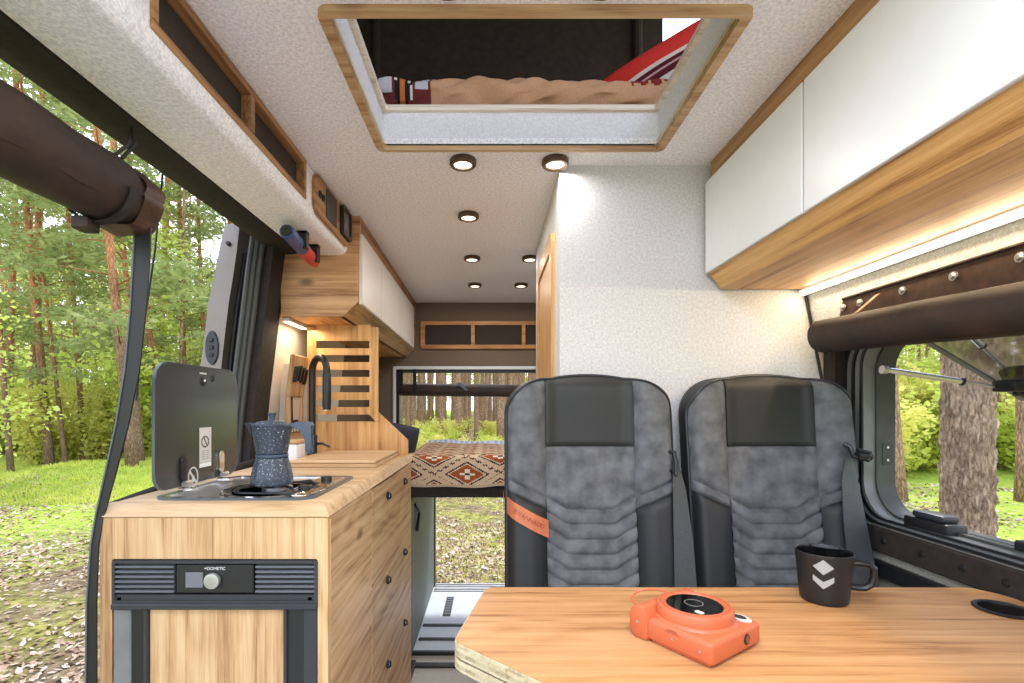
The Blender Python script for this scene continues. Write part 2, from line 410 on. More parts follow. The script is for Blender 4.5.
# ------------------------------------------------------------------ the van's shell (setting)
def lerp_tab(tab, z):
    for (z0, x0), (z1, x1) in zip(tab, tab[1:]):
        if z0 >= z >= z1: return x0 + (x1-x0)*(z0-z)/(z0-z1)
    return tab[-1][1] if z < tab[-1][0] else tab[0][1]
LT = [(0.75,-0.73),(0.55,-0.765),(0.30,-0.795),(0.0,-0.832),(-0.2,-0.848),(-0.6,-0.86),(-1.3,-0.86)]
RT = [(0.75,0.85),(0.33,0.912),(0.0,0.975),(-0.3,1.01),(-0.6,1.02),(-1.3,1.02)]
def xl(z): return lerp_tab(LT, z)
def xr(z): return lerp_tab(RT, z)
def wall_strip(fx, z0, z1, y0, y1, t, n=10):
    """a curved wall panel: inner skin fx(z), thickness t outwards"""
    zs = [z0 + (z1-z0)*k/n for k in range(n+1)]
    pts = [(fx(z), z) for z in zs] + [(fx(z)+t, z) for z in zs[::-1]]
    return MB().prism(pts, 'y', y0, y1)
CZ = 0.70
HX0, HX1, HY0, HY1 = -0.308, 0.461, 0.868, 1.350
m = MB()
m.box(-0.78, HX0+.012, -0.9, 3.35, CZ, CZ+.02); m.box(HX1-.012, 0.95, -0.9, 3.35, CZ, CZ+.02)
m.box(HX0+.012, HX1-.012, -0.9, HY0+.012, CZ, CZ+.02); m.box(HX0+.012, HX1-.012, HY1-.012, 3.35, CZ, CZ+.02)
struct(m.build('ceiling', M['fab']))
# metal roof skin above the ceiling
m = MB()
for a in ((-0.95, HX0-.01, -0.9, 3.5), (HX1+.01, 1.05, -0.9, 3.5), (HX0-.01, HX1+.01, -0.9, HY0-.01), (HX0-.01, HX1+.01, HY1+.01, 3.5)):
    m.box(a[0], a[1], a[2], a[3], CZ+.025, CZ+.075)
o = struct(m.build('ceiling_roof_skin', M['vanout'])); o.name = 'ceiling_outer'
# floor: raised rear deck with a black edge, and the lower front floor
struct(MB().box(-0.9, 1.02, 2.40, 3.32, -1.19, -1.172, 0).build('floor', M['floorgrey']))
struct(MB().box(-0.9, 1.02, -0.9, 2.40, -1.235, -1.188).build('floor_front', M['floorbeige']))
struct(MB().box(-0.95, 1.08, -0.9, 3.36, -1.36, -1.237).build('floor_chassis', M['black']))
struct(MB().box(-0.90, 1.0, 2.385, 2.405, -1.187, -1.169, .002).build('trim_1', M['black']))
# left wall behind the sliding door, its pillar, and the door seal
struct(wall_strip(xl, 0.68, -1.21, 1.845, 2.7, -0.03, 14).build('wall_left', M['cream']))
struct(wall_strip(xl, 0.68, -1.21, 2.7, 3.35, -0.03, 14).build('wall_left_rear', M['taupe']))
struct(wall_strip(lambda z: xl(z)-.045, 0.72, -1.3, 1.9, 3.38, -0.03, 14).build('wall_left_outer', M['vanout']))
struct(wall_strip(lambda z: xl(z)+.006, 0.56, -1.21, 1.735, 1.85, -0.09, 14).build('trim_2', M['seal']))
m = MB()
for k, (dx, y) in enumerate(((-.03, 1.725), (-.045, 1.718), (-.06, 1.712))):
    zs = [0.60 - 1.8*i/14 for i in range(15)]
    m.tube([(xl(z)+dx, y, z) for z in zs], .009, 8)
struct(m.build('trim_3', M['rubber']))
# dark rail over the door opening
RX0, RX1 = -0.70, -0.81
m = MB()
m.prism([(-.695,.578),(-.70,.561),(-.74,.558),(-.79,.560),(-.802,.568),(-.802,.66),(-.695,.66)], 'y', -0.9, 1.86)
rail = struct(m.build('trim_4', M['seal']))
struct(MB().box(-0.84, -0.803, -0.9, 1.9, 0.64, 0.74, .01).build('wall_left_header', M['vanout']))
# right wall: below the window, above it, and in front of / behind the window
struct(wall_strip(xr, 0.70, 0.19, -0.9, 1.45, 0.02, 6).build('wall_right_upper', M['fab']))
m = MB()
m.box(1.0, 1.02, -0.9, 1.45, -1.21, -0.335)
struct(m.build('wall_right', M['carpet']))
struct(wall_strip(xr, 0.19, -0.34, 1.447, 2.25, 0.02, 8).build('wall_right_rear', M['cream']))
m = MB()
m.box(1.09, 1.11, -0.9, 3.38, -1.3, -0.31); m.box(1.075, 1.095, -0.9, 3.38, 0.21, 0.75); m.box(1.085, 1.105, 1.41, 3.38, -0.31, 0.21); m.box(1.085,1.105,-0.9,0.2,-0.31,0.21)
struct(m.build('wall_right_outer', M['vanout']))
struct(wall_strip(xr, 0.70, -1.21, 2.25, 3.35, 0.02, 10).build('wall_right_far', M['taupe']))
# rear wall: a taupe header above the opening, side posts
OX0, OX1, OZ1 = -0.635, 0.66, 0.262
struct(MB().box(-0.85, 1.02, 3.35, 3.40, OZ1, 0.72).build('wall_rear', M['taupe']))
struct(MB().box(-0.95, OX0-.02, 3.352, 3.42, -1.21, OZ1).build('wall_rear_left', M['taupe']))
struct(MB().box(OX1+.03, 1.08, 3.35, 3.42, -1.21, OZ1).build('wall_rear_right', M['taupe']))
m = MB()
m.box(OX0-.028, OX0-.008, 3.335, 3.355, -1.19, OZ1+.010, .004); m.box(OX1+.008, OX1+.028, 3.335, 3.355, -1.19, OZ1+.010, .004)
m.box(OX0-.008, OX1+.008, 3.335, 3.355, OZ1-.012, OZ1+.010, .004)
struct(m.build('trim_5', M['white_edge']))
m = MB()
m.box(OX0-.010, OX0+.014, 3.352, 3.40, -1.19, OZ1-.012); m.box(OX1-.014, OX1+.01, 3.352, 3.40, -1.19, OZ1-.012); m.box(OX0, OX1, 3.352, 3.40, OZ1-.032, OZ1-.010)
struct(m.build('trim_6', M['black']))
# bathroom column behind the seats
BX, BY0, BY1 = 0.197, 1.45, 2.25
m = MB()
m.prism([(BX,-1.215),(BX,CZ)] + [(xr(z)-.002, z) for z in (CZ,.33,.15,0,-.15,-.3,-.6,-1.215)], 'y', BY0, BY0+.02)
m.box(BX, BX+.02, BY0+.02, BY1, -1.215, CZ); m.box(BX, .86, BY1-.02, BY1, -1.215, CZ)
struct(m.build('wall_bathroom', M['fab_col']))
m = MB().ring(rr(1.56, 2.06, -1.17, .555, .04), rr(1.62, 2.0, -1.15, .50, .02), 'x', BX-.013, BX+.001)
m.prism(rr(1.622, 1.998, -1.148, .498, .02), 'x', BX-.006, BX-.001)
struct(m.build('door_1', M['ash']))
# seam trim where column meets the right wall
m = MB(); m.tube([(xr(z)-.006, BY0-.004, z) for z in (.325,.2,.1,0,-.1,-.2,-.3)], .004, 6)
struct(m.build('trim_7', M['black']))

# ------------------------------------------------------------------ ceiling spots
def make_spot():
    t = thing('ceiling_spot', 'small round ceiling spotlight', 'ceiling light')
    MB().lathe([(.026,0),(.036,0),(.038,-.003),(.038,-.013),(.035,-.017),(.026,-.017)], n=32, close=True).build('ring', M['bronze'], t)
    MB().lathe([(.0,-.009),(.0255,-.009),(.0255,-.013),(.0,-.014)], n=28).build('lens', M['lens'], t)
    return t
spots = [(X(463,1.42), 1.417, 'round ceiling spotlight behind the hatch, on the kitchen side'), (X(555,1.42), 1.417, 'round ceiling spotlight behind the hatch, at the corner of the tall fabric column'),
         (X(468.5,1.815), 1.815, 'single round ceiling spotlight in the middle row, behind the hatch pair'),
         (X(472,2.33), 2.333, 'round ceiling spotlight over the bed foot, on the kitchen side'), (X(530,2.33), 2.333, 'round ceiling spotlight over the bed foot, beside the wooden door edge'),
         (X(475,2.85), 2.845, 'rearmost round ceiling spotlight, on the kitchen side'), (X(521,2.85), 2.845, 'rearmost round ceiling spotlight, on the column side'),
         (X(447,.82), .806, 'round ceiling spotlight before the roof hatch, on the kitchen side'), (X(603,.82), .806, 'round ceiling spotlight before the roof hatch, on the locker side')]
sp0 = make_spot()
def lamp(kind, name, loc, energy, col, size=.05, rot=(0,0,0), sizey=None, spread=None):
    l = bpy.data.lights.new(name, kind); l.energy = energy; l.color = col
    if kind == 'AREA':
        l.shape = 'DISK' if sizey is None else 'RECTANGLE'; l.size = size
        if sizey: l.size_y = sizey
        if spread: l.spread = spread
    o = bpy.data.objects.new(name, l); COL.objects.link(o); o.location = loc; o.rotation_euler = rot
    return o
SPOT_W = 1.6
WARM = (1.0, 0.96, 0.92)
lamps = []
for i, (x, y, lab) in enumerate(spots):
    o = sp0 if i == 0 else copy_tree(sp0)
    o.location = (x, y, CZ); o['label'] = lab
    lamps.append(lamp('AREA', 'ceiling_spot_and_fill_light', (x, y, CZ-.022), SPOT_W*(0.6 if y < 1.5 else 0.8), WARM, .05))
for x, y in ((-.08,.15),(.22,.15),(-.08,-.55),(.22,-.55)):        # added fill lamps behind the camera, tinted like windscreen daylight
    lamps.append(lamp('AREA', 'ceiling_spot_and_fill_light', (x, y, CZ-.022), 7.0, (.82,.90,1.0), .06))

# ------------------------------------------------------------------ roof hatch and the bed above it
t = thing('roof_hatch', 'square roof hatch opening with oak frame and pale lined sides', 'hatch', (.078, 1.12, CZ))
m = MB().ring(rr(HX0, HX1, HY0, HY1, .02), rr(HX0+.02, HX1-.02, HY0+.018, HY1-.012, .006), 'z', CZ-.012, CZ+.004)
m.build('frame', M['oakX'], t)
MB().ring(rr(HX0+.006, HX1-.006, HY0+.006, HY1-.004, .012), rr(HX0+.014, HX1-.014, HY0+.013, HY1-.008, .006), 'z', CZ+.004, CZ+.092).build('lining', M['fab_white'], t)
MB().ring(rr(HX0+.006, HX1-.006, HY0+.006, HY1-.004, .008), rr(HX0+.018, HX1-.018, HY0+.016, HY1-.011, .006), 'z', CZ-.011, CZ+.018).build('lower_edge', M['plyw'], t)
MB().ring(rr(HX0+.0, HX1-.0, HY0+.0, HY1+.03, .008), rr(HX0+.026, HX1-.026, HY0+.024, HY1-.018, .006), 'z', CZ+.092, CZ+.106).build('upper_edge', M['plyw'], t)
# pop-top tent
t = thing('pop_top_tent', 'dark brown canvas walls of the pop-up roof above the hatch', 'tent', (.08, 1.2, .82))
MB().box(-.62, .70, 2.05, 2.07, .78, 1.75).build('rear_canvas', M['canvas'], t)
MB().box(-.64, -.62, -.2, 2.07, .78, 1.75).build('side_canvas', M['canvas'], t)
MB().box(1.0, 1.02, -.2, 2.07, .78, 1.2).build('side_canvas', M['canvas'], t)
MB().box(.70, 1.0, 2.05, 2.07, .78, 1.22).build('rear_flap', M['canvas'], t)
MB().box(-.64, 1.02, -.2, 2.07, 1.75, 1.78, .01).build('roof_shell', M['vanout'], t)
# tent pole folds
m = MB(); m.tube([(-.47,2.035,.8),(-.47,2.035,1.74)], .018, 10); m.build('canvas_fold', M['canvas'], t)
m = MB(); m.tube([(.60,2.035,.8),(.59,2.035,1.74)], .02, 10); m.build('canvas_fold', M['canvas'], t)
o = MB().box(-.6, .98, 1.47, 2.03, .807, .875, .02, 2).build('roof_mattress', M['navy']); tag(o, 'mattress lying in the pop-up roof behind the folded blanket', 'mattress')
def nz(x, s=0.0): return sin(x*3.1+s)*.5 + sin(x*7.7+1.3*s)*.3 + sin(x*17.3+2.1*s)*.2
def bl_f(u, v):
    x = -.58 + 1.42*u; a = -1.2 + v*4.6            # rolled front edge of the blanket
    w = 1 + .10*nz(x*2.6, 1) + .13*sin(a*2.3 + x*11)*sin(x*5.3+1)
    yy = 1.425 - (.055 + .006*sin(x*26+3*a+2*sin(x*11)) + .004*sin(x*49-4*a))*cos(a-.2)*w; zz = .860 + .054*sin(a)*(1+.07*nz(x*3,2)) + (.004*sin(x*31+a*5)) + .0035*sin(x*57-a*9+2*sin(x*9))
    if v > .8: k = (v-.8)/.2; yy = yy*(1-k) + 1.50*k; zz = zz*(1-k)+ .872*k
    return (x, yy, max(zz, .8068))
def bl_c(u, v):
    x = -.58 + 1.42*u; t_ = v/.55
    tan_ = rgb(206,160,122); bur = rgb(112,54,50)
    if -.325 < x < -.165:
        q = x + .245
        if abs(q) < .006: return rgb(206,120,60)
        if abs(q) < .009: return rgb(230,220,205)
        if abs(q) < .014 : return rgb(40,34,40)
        if t_ > .42 and abs(q) < .026:
            return rgb(225,220,210) if (int((q+.03)*160) + int(t_*60)) % 3 == 0 else rgb(40,40,46)
        for cx, hh in ((-.055,.16),(-.03,.10),(.035,.10),(.055,.20)):
            if t_ < .14+hh*(1-abs(q-cx)/.016) : return rgb(226,176,136)
        if t_ > .55 and abs(abs(q)-.05) < .018: return rgb(205,205,210)
        return bur
    if x < -.325: return rgb(216,170,134)
    if x > .385:
        ph = ((x-.385) % .036)/.036; e = .50 - .22*abs(ph*2-1)*1.0
        if t_ > .62 + .30*(1-abs(ph*2-1)): return rgb(140,52,44)
    return tan_
o = MB().grid(bl_f, 200, 40, bl_c).build('folded_blanket', M['vcol'], ang=180); tag(o, 'tan folded blanket with burgundy woven end, seen through the roof hatch', 'blanket')
# pillow
def cushion(name, L, Hh, T, colf, mat, nu=48, nv=40):
    def side(sg):
        def f(u, v):
            a = (u*2-1); b = (v*2-1)
            k = (max(0, 1-abs(a)**4) * max(0, 1-abs(b)**4)) ** .55
            return (a*L/2*(1-.04*b*b), sg*T/2*k*(1+.05*sin(9*u+7*v)), b*Hh/2*(1-.04*a*a))
        return f
    m = MB(); m.grid(side(-1), nu, nv, colf); m.grid(side(1), nu, nv, colf)
    bmesh.ops.remove_doubles(m.bm, verts=m.bm.verts, dist=.0008)
    return m
def pil_c(u, v):
    b = 1-v
    if b < .30: return rgb(222,62,54)
    if b < .36: return rgb(232,210,200)
    if b < .40: return rgb(90,34,44)
    if b < .43: return rgb(205,160,160)
    if b < .50: return rgb(96,36,48)
    if b < .54: return rgb(226,214,206)
    return rgb(208,208,206)
o = cushion('pillow', .52, .26, .12, pil_c, None).build('pillow', M['vcol'], ang=180)
e = Vector((.857, 0, .515)); nn = Vector((.515, 0, -.857))
ctr = Vector((.55, 1.62, 1.185)) + nn*.13
for v in o.data.vertices: v.co.z -= .13          # origin to the middle
o.location = ctr; o.rotation_euler = (radians(-8), -radians(31), 0)
tag(o, 'red and white striped pillow leaning in the pop-up roof', 'pillow')

# ------------------------------------------------------------------ left: overhead shelf with oak frame
SX = -.53
t = thing('overhead_shelf', 'long fabric-covered overhead shelf above the sliding door', 'shelf', (SX, .8, .555))
# soffit section with rounded lower inner corner
pr = [(SX, CZ-.001)] + [(SX, .585)]
for k in range(7):
    a = radians(90*k/6); pr.append((SX-.03+.03*cos(a), .585-.03*sin(a)))
pr += [(-.64,.556),(-.694,.561),(-.694,.62)]
back = [(-.69,.64),(-.62,.66),(-.62,CZ-.001)]
low = pr[1:]
m = MB()
m.prism(pr + back, 'y', -.9, .786); m.prism(pr + back, 'y', 1.405, 1.83)
m.prism([(SX-.06,CZ-.001),(SX-.06,.601),(SX,.601)] + low + back, 'y', .786, 1.405)
m.build('body', M['fab'], t)
m = MB()
x0, x1 = SX-.055, SX+.005
m.box(x0,x1,.774,1.417,.588,.603,.002); m.box(x0,x1,.774,1.417,.684,CZ-.002,.002)
m.box(x0,x1,.774,.790,.603,.684,.002); m.box(x0,x1,1.401,1.417,.603,.684,.002); m.box(x0,x1,1.092,1.110,.603,.684,.002)
m.build('frame', M['oakdark'], t)
for (a, b) in ((.790,1.092),(1.110,1.401)):
    MB().box(SX-.022, SX-.018, a, b, .603, .684).build('net_panel', M['net'], t)
# the switch panel beside it
t = thing('switch_panel', 'oak switch panel with grille and display on the overhead shelf', 'panel', (SX, 1.63, .585))
MB().prism(rr(1.47, 1.805, .577, .695, [.004,.03,.03,.004]), 'x', SX+.0005, SX+.012, .001).build('board', M['oakdark'], t)
for y in (1.503, 1.532):
    MB().lathe([(0,.012),(.011,.012),(.011,.016),(.007,.016),(.006,.013),(0,.013)], (SX, y, .64), 20, 'x').build('socket', M['black'], t)
MB().prism(rr(1.56,1.66,.592,.685,.006), 'x', SX+.0122, SX+.015).build('grille', M['mesh'], t)
MB().lathe([(0,.012),(.004,.012),(.003,.016),(0,.016)], (SX,1.682,.625), 12, 'x').build('indicator', M['red'], t)
m = MB().ring(rr(1.70,1.80,.592,.69,.008), rr(1.712,1.788,.605,.68,.003), 'x', SX+.0122, SX+.026)
d = m.build('display_frame', M['black'], t)
MB().box(SX+.0125, SX+.02, 1.711, 1.789, .604, .681).build('display_screen', M['screen'], d)
# blue and red tube in clips
t = thing('emergency_torch', 'blue and red tube held in two black clips under the shelf', 'torch', (-.612, 1.62, .5))
tp, tq = Vector((-.604,1.47,.517)), Vector((-.628,1.77,.512))
mid_ = tp.lerp(tq, .5)
MB().tube([tp, tp.lerp(tq,.02), tp.lerp(tq,.03), mid_], [.020,.022,.0215,.0215], 24).build('tube_body', M['blue'], t)
MB().tube([mid_, tp.lerp(tq,.8), tp.lerp(tq,.93), tq], [.0222,.0222,.0205,.017], 24).build('tube_end', M['red'], t)
MB().tube([tp+Vector((0,-.001,0)), tp+Vector((0,-.002,0))], [.0165,.0165], 24).build('opening', M['black'], t)
for k in (.38, .82):
    p = tp.lerp(tq, k)
    m = MB().box(p.x+.008, p.x+.030, p.y-.012, p.y+.012, p.z-.015, .556, .002)
    m.box(p.x-.004, p.x+.03, p.y-.012, p.y+.012, .545, .556, .002)
    m.build('clip', M['black'], t)

# ------------------------------------------------------------------ left: rolled insect net, its edge band and straps
t = thing('rolled_net_blind', 'brown rolled net blind hung along the open sliding door', 'blind', (-.72, .5, .34))
def roll_mesh(p0, p1, r, wob, nseg=60, n=28, seed=0.0, cap=.85):
    m = MB(); p0 = Vector(p0); p1 = Vector(p1)
    ax = (p1-p0).normalized(); u = ax.cross(Vector((0,0,1))).normalized(); w = u.cross(ax)
    rings = []
    prof = [(0, .0), (0, .55), (0.0, cap)] 
    for i in range(nseg+1):
        f = i/nseg; rings.append((f, 1.0))
    seq = [(0,.02),(0,.6)] + rings + [(1,.62),(.992,.45),(.988,.02)]
    vr = []
    for f, k in seq:
        c = p0.lerp(p1, f); row = []
        for j in range(n):
            a = 2*pi*j/n
            rad = r*k*(1 + wob*(sin(3*a+seed+2*f)*.5 + sin(5*a+f*9+seed)*.3 + sin(f*40+2*a)*.12))
            row.append(m.bm.verts.new(c + u*rad*cos(a) + w*rad*sin(a)))
        vr.append(row)
    for a, b in zip(vr, vr[1:]):
        for j in range(n): m.bm.faces.new((a[j], a[(j+1)%n], b[(j+1)%n], b[j]))
    m.bm.faces.new(vr[0][::-1]); m.bm.faces.new(vr[-1])
    return m
roll_mesh((-.735,.2,.412), (-.728,1.005,.408), .060, .05).build('net_roll', M['roll'], t, ang=50)
# second turn lying on the roll
m = MB()
m.grid(lambda u, v: (-.735 + .0655*cos(radians(115-150*v)), .2+.81*u, .412 + .0655*sin(radians(115-150*v)) + .002*sin(u*30)), 40, 12)
m.build('outer_turn', M['roll'], t, ang=80)
# gathered end flap
m = MB()
m.grid(lambda u, v: (-.728 + (.064+.004*sin(v*40))*cos(2*pi*v), .955+.055*u+.006*sin(v*23), .408 + (.064+.004*sin(v*31)+.004*u)*sin(2*pi*v)), 6, 60)
m.build('gathered_end', M['rollflap'], t, ang=80)
m = MB()
for dx, z0 in ((-.006,.34),(.006,.345)):
    m.tube([(-.725+dx*2,.96,.475),(-.70+dx,.972,.51),(-.705,.98,.548)], .0035, 6)
m.build('hanging_cord', M['black'], t)
m = MB()
zs = [(.47,-.66+0),(.44,-.655)]
m.grid(lambda u, v: (-.728 + .067*cos(radians(60+300*u)), .915+.022*v, .408 + .067*sin(radians(60+300*u))), 40, 1)
m.build('strap', M['seal'], t)
m = MB().box(-.765,-.735,.905,.94,.325,.348,.003); m.build('strap_tab', M['roll'], t)
# black edge band running down to the kitchen front
t = thing('net_edge_band', 'black zip edge band hanging from the rolled net down past the kitchen', 'band', (-.79, 1.0, -1.0))
pth = [(143,205,1.0),(142,250,1.0),(138,310,1.0),(132,370,1.0),(122,425,1.0),(110,475,1.0),(100,515,1.0),(96.5,545,.995),(95.5,600,.99),(95,690,.99),(95,980,.99)]
wid = [8,8,7.5,7,6,5,4,3.5,4.5,5,5]
def band(m, off0, off1, yoff, th):
    a = [(X(p[0]+off0(w),1.0), p[2]+yoff, Z(p[1],1.0)) for p, w in zip(pth, wid)]
    b = [(X(p[0]+off1(w),1.0), p[2]+yoff, Z(p[1],1.0)) for p, w in zip(pth, wid)]
    for (a0,b0),(a1,b1) in zip(zip(a,b), list(zip(a,b))[1:]):
        m.hull8([a0,b0,(b0[0],b0[1]+th,b0[2]),(a0[0],a0[1]+th,a0[2])], [a1,b1,(b1[0],b1[1]+th,b1[2]),(a1[0],a1[1]+th,a1[2])])
m = MB(); band(m, lambda w:-w, lambda w:w, 0, .004); m.build('band', M['black'], t)
m = MB(); band(m, lambda w:-w-.8, lambda w:-w+.6, -.002, .004); m.build('piping', M['slat'], t)
# black lip of the net along the worktop's outer edge
m = MB()
m.tube([(-.778,1.03,-.205),(-.805,1.2,-.20),(-.812,1.5,-.195),(-.82,1.73,-.19)], .012, 8, sx=1.3)
tag(m.build('door_seal_lip', M['seal']), 'dark seal strip along the outer edge of the worktop', 'seal')
# thin cord hanging outside the band
m = MB(); m.tube([(X(163,1.25),1.25,Z(170,1.25)),(X(155,1.25),1.25,Z(250,1.25)),(X(143,1.25),1.25,Z(330,1.25)),(X(136,1.25),1.25,Z(400,1.25))], .0025, 6)
tag(m.build('hanging_cord', M['black']), 'thin dark cord hanging beside the black edge band', 'cord')

# ------------------------------------------------------------------ kitchen
KX0, KX1, KY0, KY1 = -.784, -.328, 1.0, 2.03
t = thing('kitchen_cabinet', 'oak kitchen cabinet with drawers under the worktop', 'cabinet', (-.556, 1.5, -1.2))
m = MB()
hole = rr(-.7605, -.3485, -1.12, -.304, .004, 2); outer = rr(KX0, KX1, -1.187, -.222, [.001,.004,.001,.001], 2)
m.ring(outer, hole, 'y', KY0, KY0+.018)
m.build('front_frame', M['oakZ'], t)
m = MB(); m.box(KX0+.006, KX0+.022, KY0+.018, KY1, -1.215, -.222); m.build('outer_side', M['oakside'], t)
m = MB(); m.box(KX1-.018, KX1, KY0+.018, 1.365, -1.215, -.223, .0015); m.build('side_panel', M['oakside'], t)
m = MB(); m.box(KX0+.03, KX1-.022, 1.40, KY1, -1.215, -.224); m.build('carcass', M['oakside'], t)
ZZ = [-.226, -.489, -.752, -1.016, -1.21]
for k in range(4):
    d = MB().box(KX1-.0185, KX1, 1.369, KY1-.004, ZZ[k+1]+.002, ZZ[k]-.001, .0015).build('drawer', M['oakside'], t)
    if k < 3:
        for y in (1.56, 1.86):
            zc = ZZ[k]-.050
            m = MB().lathe([(0,0),(.011,0),(.011,.004),(.006,.005),(.006,.002),(0,.002)], (KX1+.0005, y, zc), 20, 'x')
            m.tube([(KX1+.002,y,zc-.012),(KX1+.012,y,zc-.006),(KX1+.012,y,zc+.006),(KX1+.002,y,zc+.012)], .003, 8)
            m.build('knob', M['black'], d)
o = MB().hull8([(KX0+.002,KY0-.002,-.221),(KX1+.003,KY0-.002,-.221),(KX1+.003,KY1+.01,-.221),(KX0+.002,KY1+.01,-.221)],
               [(KX0+.004,KY0+.013,-.195),(KX1-.012,KY0+.013,-.195),(KX1-.012,KY1+.01,-.195),(KX0+.004,KY1+.01,-.195)], .002).build('worktop', M['oaktop'])
tag(o, 'pale oak worktop with chamfered edges above the fridge and drawers', 'worktop')
# fridge
t = thing('compressor_fridge', 'built-in compressor fridge with black frame and oak door', 'fridge', (-.554, 1.0, -1.12))
fx0, fx1 = X(113,1), X(318,1)
m = MB().box(fx0+.004, fx1-.004, KY0+.013, 1.385, -1.119, -.308); m.build('housing', M['black'], t)
m = MB()
m.ring(rr(fx0,fx1,Z(608,1),Z(560,1),.004,3), rr(fx0+.006,fx1-.006,Z(604,1)+.008,Z(563,1),.002,3), 'y', KY0-0.0040, KY0+.006)
top = m.build('vent_frame', M['darkgrey'], t)
MB().box(X(176.5,1), X(254,1), KY0-0.0020, KY0+.004, Z(593,1), Z(564,1), .002).build('control_panel', M['black'], t)
c = MB().box(X(186,1), X(203.5,1), KY0-0.0028, KY0-0.0010, Z(587.5,1), Z(572,1), .001).build('display', M['screen'], t)
k_ = MB().lathe([(0,-.003),(.0145,-.003),(.0155,-.005),(.0155,-.011),(.0148,-.013),(.013,-.0135),(.0,-.013)], (X(214.5,1), KY0, Z(579.5,1)), 32, 'y').build('dial', M['dial'], t)
for (a, b) in ((115.5, 174.5), (256, 316)):
    g = MB().box(X(a,1), X(b,1), KY0+.003, KY0+.006, Z(594,1), Z(563.5,1)).build('vent_grille', M['black'], t)
    m = MB()
    for i in range(6):
        zc = Z(566.5 + i*4.9, 1)
        m.box(X(a,1), X(b,1), KY0-.003, KY0+.003, zc-.0022, zc+.0020)
    m.build('slats', M['slat'], g)
MB().box(fx0+.006, fx1-.006, KY0-0.0010, KY0+.006, Z(602.5,1), Z(594.5,1)).build('lower_bar', M['darkgrey'], t)
m = MB().box(fx0, fx1, KY0-0.0080, KY0+.002, Z(608.5,1), Z(603,1), .0015); m.build('trim_bar', M['darkgrey'], t)
for px in (119.5, 310):
    MB().box(X(px-2,1), X(px+2,1), KY0-0.0010, KY0-0.0010, Z(600,1), Z(597,1)).build('latch', M['black'], t)
text('DOMETIC', .0085, 'lettering', M['silver'], t, (X(217,1), KY0-0.0028, Z(568.2,1)), (pi/2, 0, 0))
m = MB()
m.prism([(-.002,-.001),(.002,-.001),(.003,.001),(-.001,.001)], 'y', 0, .0008)
for v in m.bm.verts: v.co += Vector((X(207,1)-.002, KY0-0.0032, Z(567.8,1)))
m.build('emblem', M['silver'], t)
d = MB().box(X(148,1), X(284,1), KY0+.004, KY0+.012, -1.11, Z(609,1), .002).build('door_panel', M['oakZ'], t)
for (a, b) in ((113.5, 131), (303, 317.5)):
    MB().box(X(a,1), X(b,1), KY0-0.0010, KY0+.005, -1.11, Z(609,1), .002).build('door_post', M['darkgrey'] if a > 200 else M['frame'], t)  # left post given a lighter grey to imitate the reflection on it
for (a, b) in ((131, 146), (286, 303)):
    MB().box(X(a,1), X(b,1), KY0+.001, KY0+.006, -1.11, Z(609,1)).build('door_recess', M['black'], t)
for (a, b) in ((144.5, 148), (284, 287.5)):
    MB().box(X(a,1), X(b,1), KY0-.004, KY0+.006, -1.11, Z(609,1), .001).build('door_rail', M['darkgrey'], t)

# hob
t = thing('gas_hob', 'steel gas hob set in the worktop with its dark lid raised', 'hob', (-.54, 1.22, -.195))
hx0, hx1, hy0, hy1 = -.715, -.376, 1.042, 1.385
zt = -.195
def rrz(x0,x1,y0,y1,r,n=6): return rr(x0,x1,y0,y1,r,n)
m = MB()
o_ = rrz(hx0,hx1,hy0,hy1,.035); i_ = rrz(hx0+.012,hx1-.012,hy0+.012,hy1-.012,.028); i2 = rrz(hx0+.02,hx1-.02,hy0+.02,hy1-.02,.024)
m.ring(o_, i_, 'z', zt, zt+.005)
m.build('rim', M['lidedge'], t)
MB().prism(rrz(hx0+.008,hx1-.008,hy0+.008,hy1-.008,.028), 'z', zt+.0004, zt+.0016).build('tray', M['steel'], t)
MB().ring(i_, i2, 'z', zt+.0016, zt+.0045).build('tray_step', M['chrome'], t)
bc = (-.50, 1.165)
MB().lathe([(.095,.0018),(.11,.0065),(.115,.0065),(.12,.0018)], (bc[0],bc[1],zt), 40).build('burner_dish', M['chrome'], t)
MB().lathe([(0,.002),(.034,.002),(.034,.010),(.030,.012),(.026,.012),(.026,.015),(.0,.016)], (bc[0],bc[1],zt), 32).build('burner', M['steel'], t)
MB().prism(rrz(hx1-.085,hx1-.024,hy0+.03,hy1-.03,.012), 'z', zt+.0018, zt+.006, .002, 2).build('control_strip', M['chrome'], t)
for y in (hy0+.10, hy1-.09):
    MB().lathe([(0,.006),(.014,.006),(.013,.016),(.0,.017)], (hx1-.053,y,zt), 20).build('hob_knob', M['black'], t)
m = MB()
gz = zt+.0155
pts = []
for k in range(49):
    a = 2*pi*k/48; pts.append((bc[0]+.082*(abs(cos(a))**.7*(1 if cos(a)>0 else -1)), bc[1]+.082*(abs(sin(a))**.7*(1 if sin(a)>0 else -1)), gz-.008))
m.tube(pts, .0028, 8)
for k in range(4):
    a = pi/4 + k*pi/2
    ca, sa = cos(a), sin(a)
    m.tube([(bc[0]+.086*ca, bc[1]+.086*sa, zt+.003),(bc[0]+.086*ca, bc[1]+.086*sa, gz-.004),(bc[0]+.08*ca, bc[1]+.08*sa, gz),(bc[0]+.025*ca, bc[1]+.025*sa, gz)], .0028, 8)
m.build('pan_grate', M['black'], t)
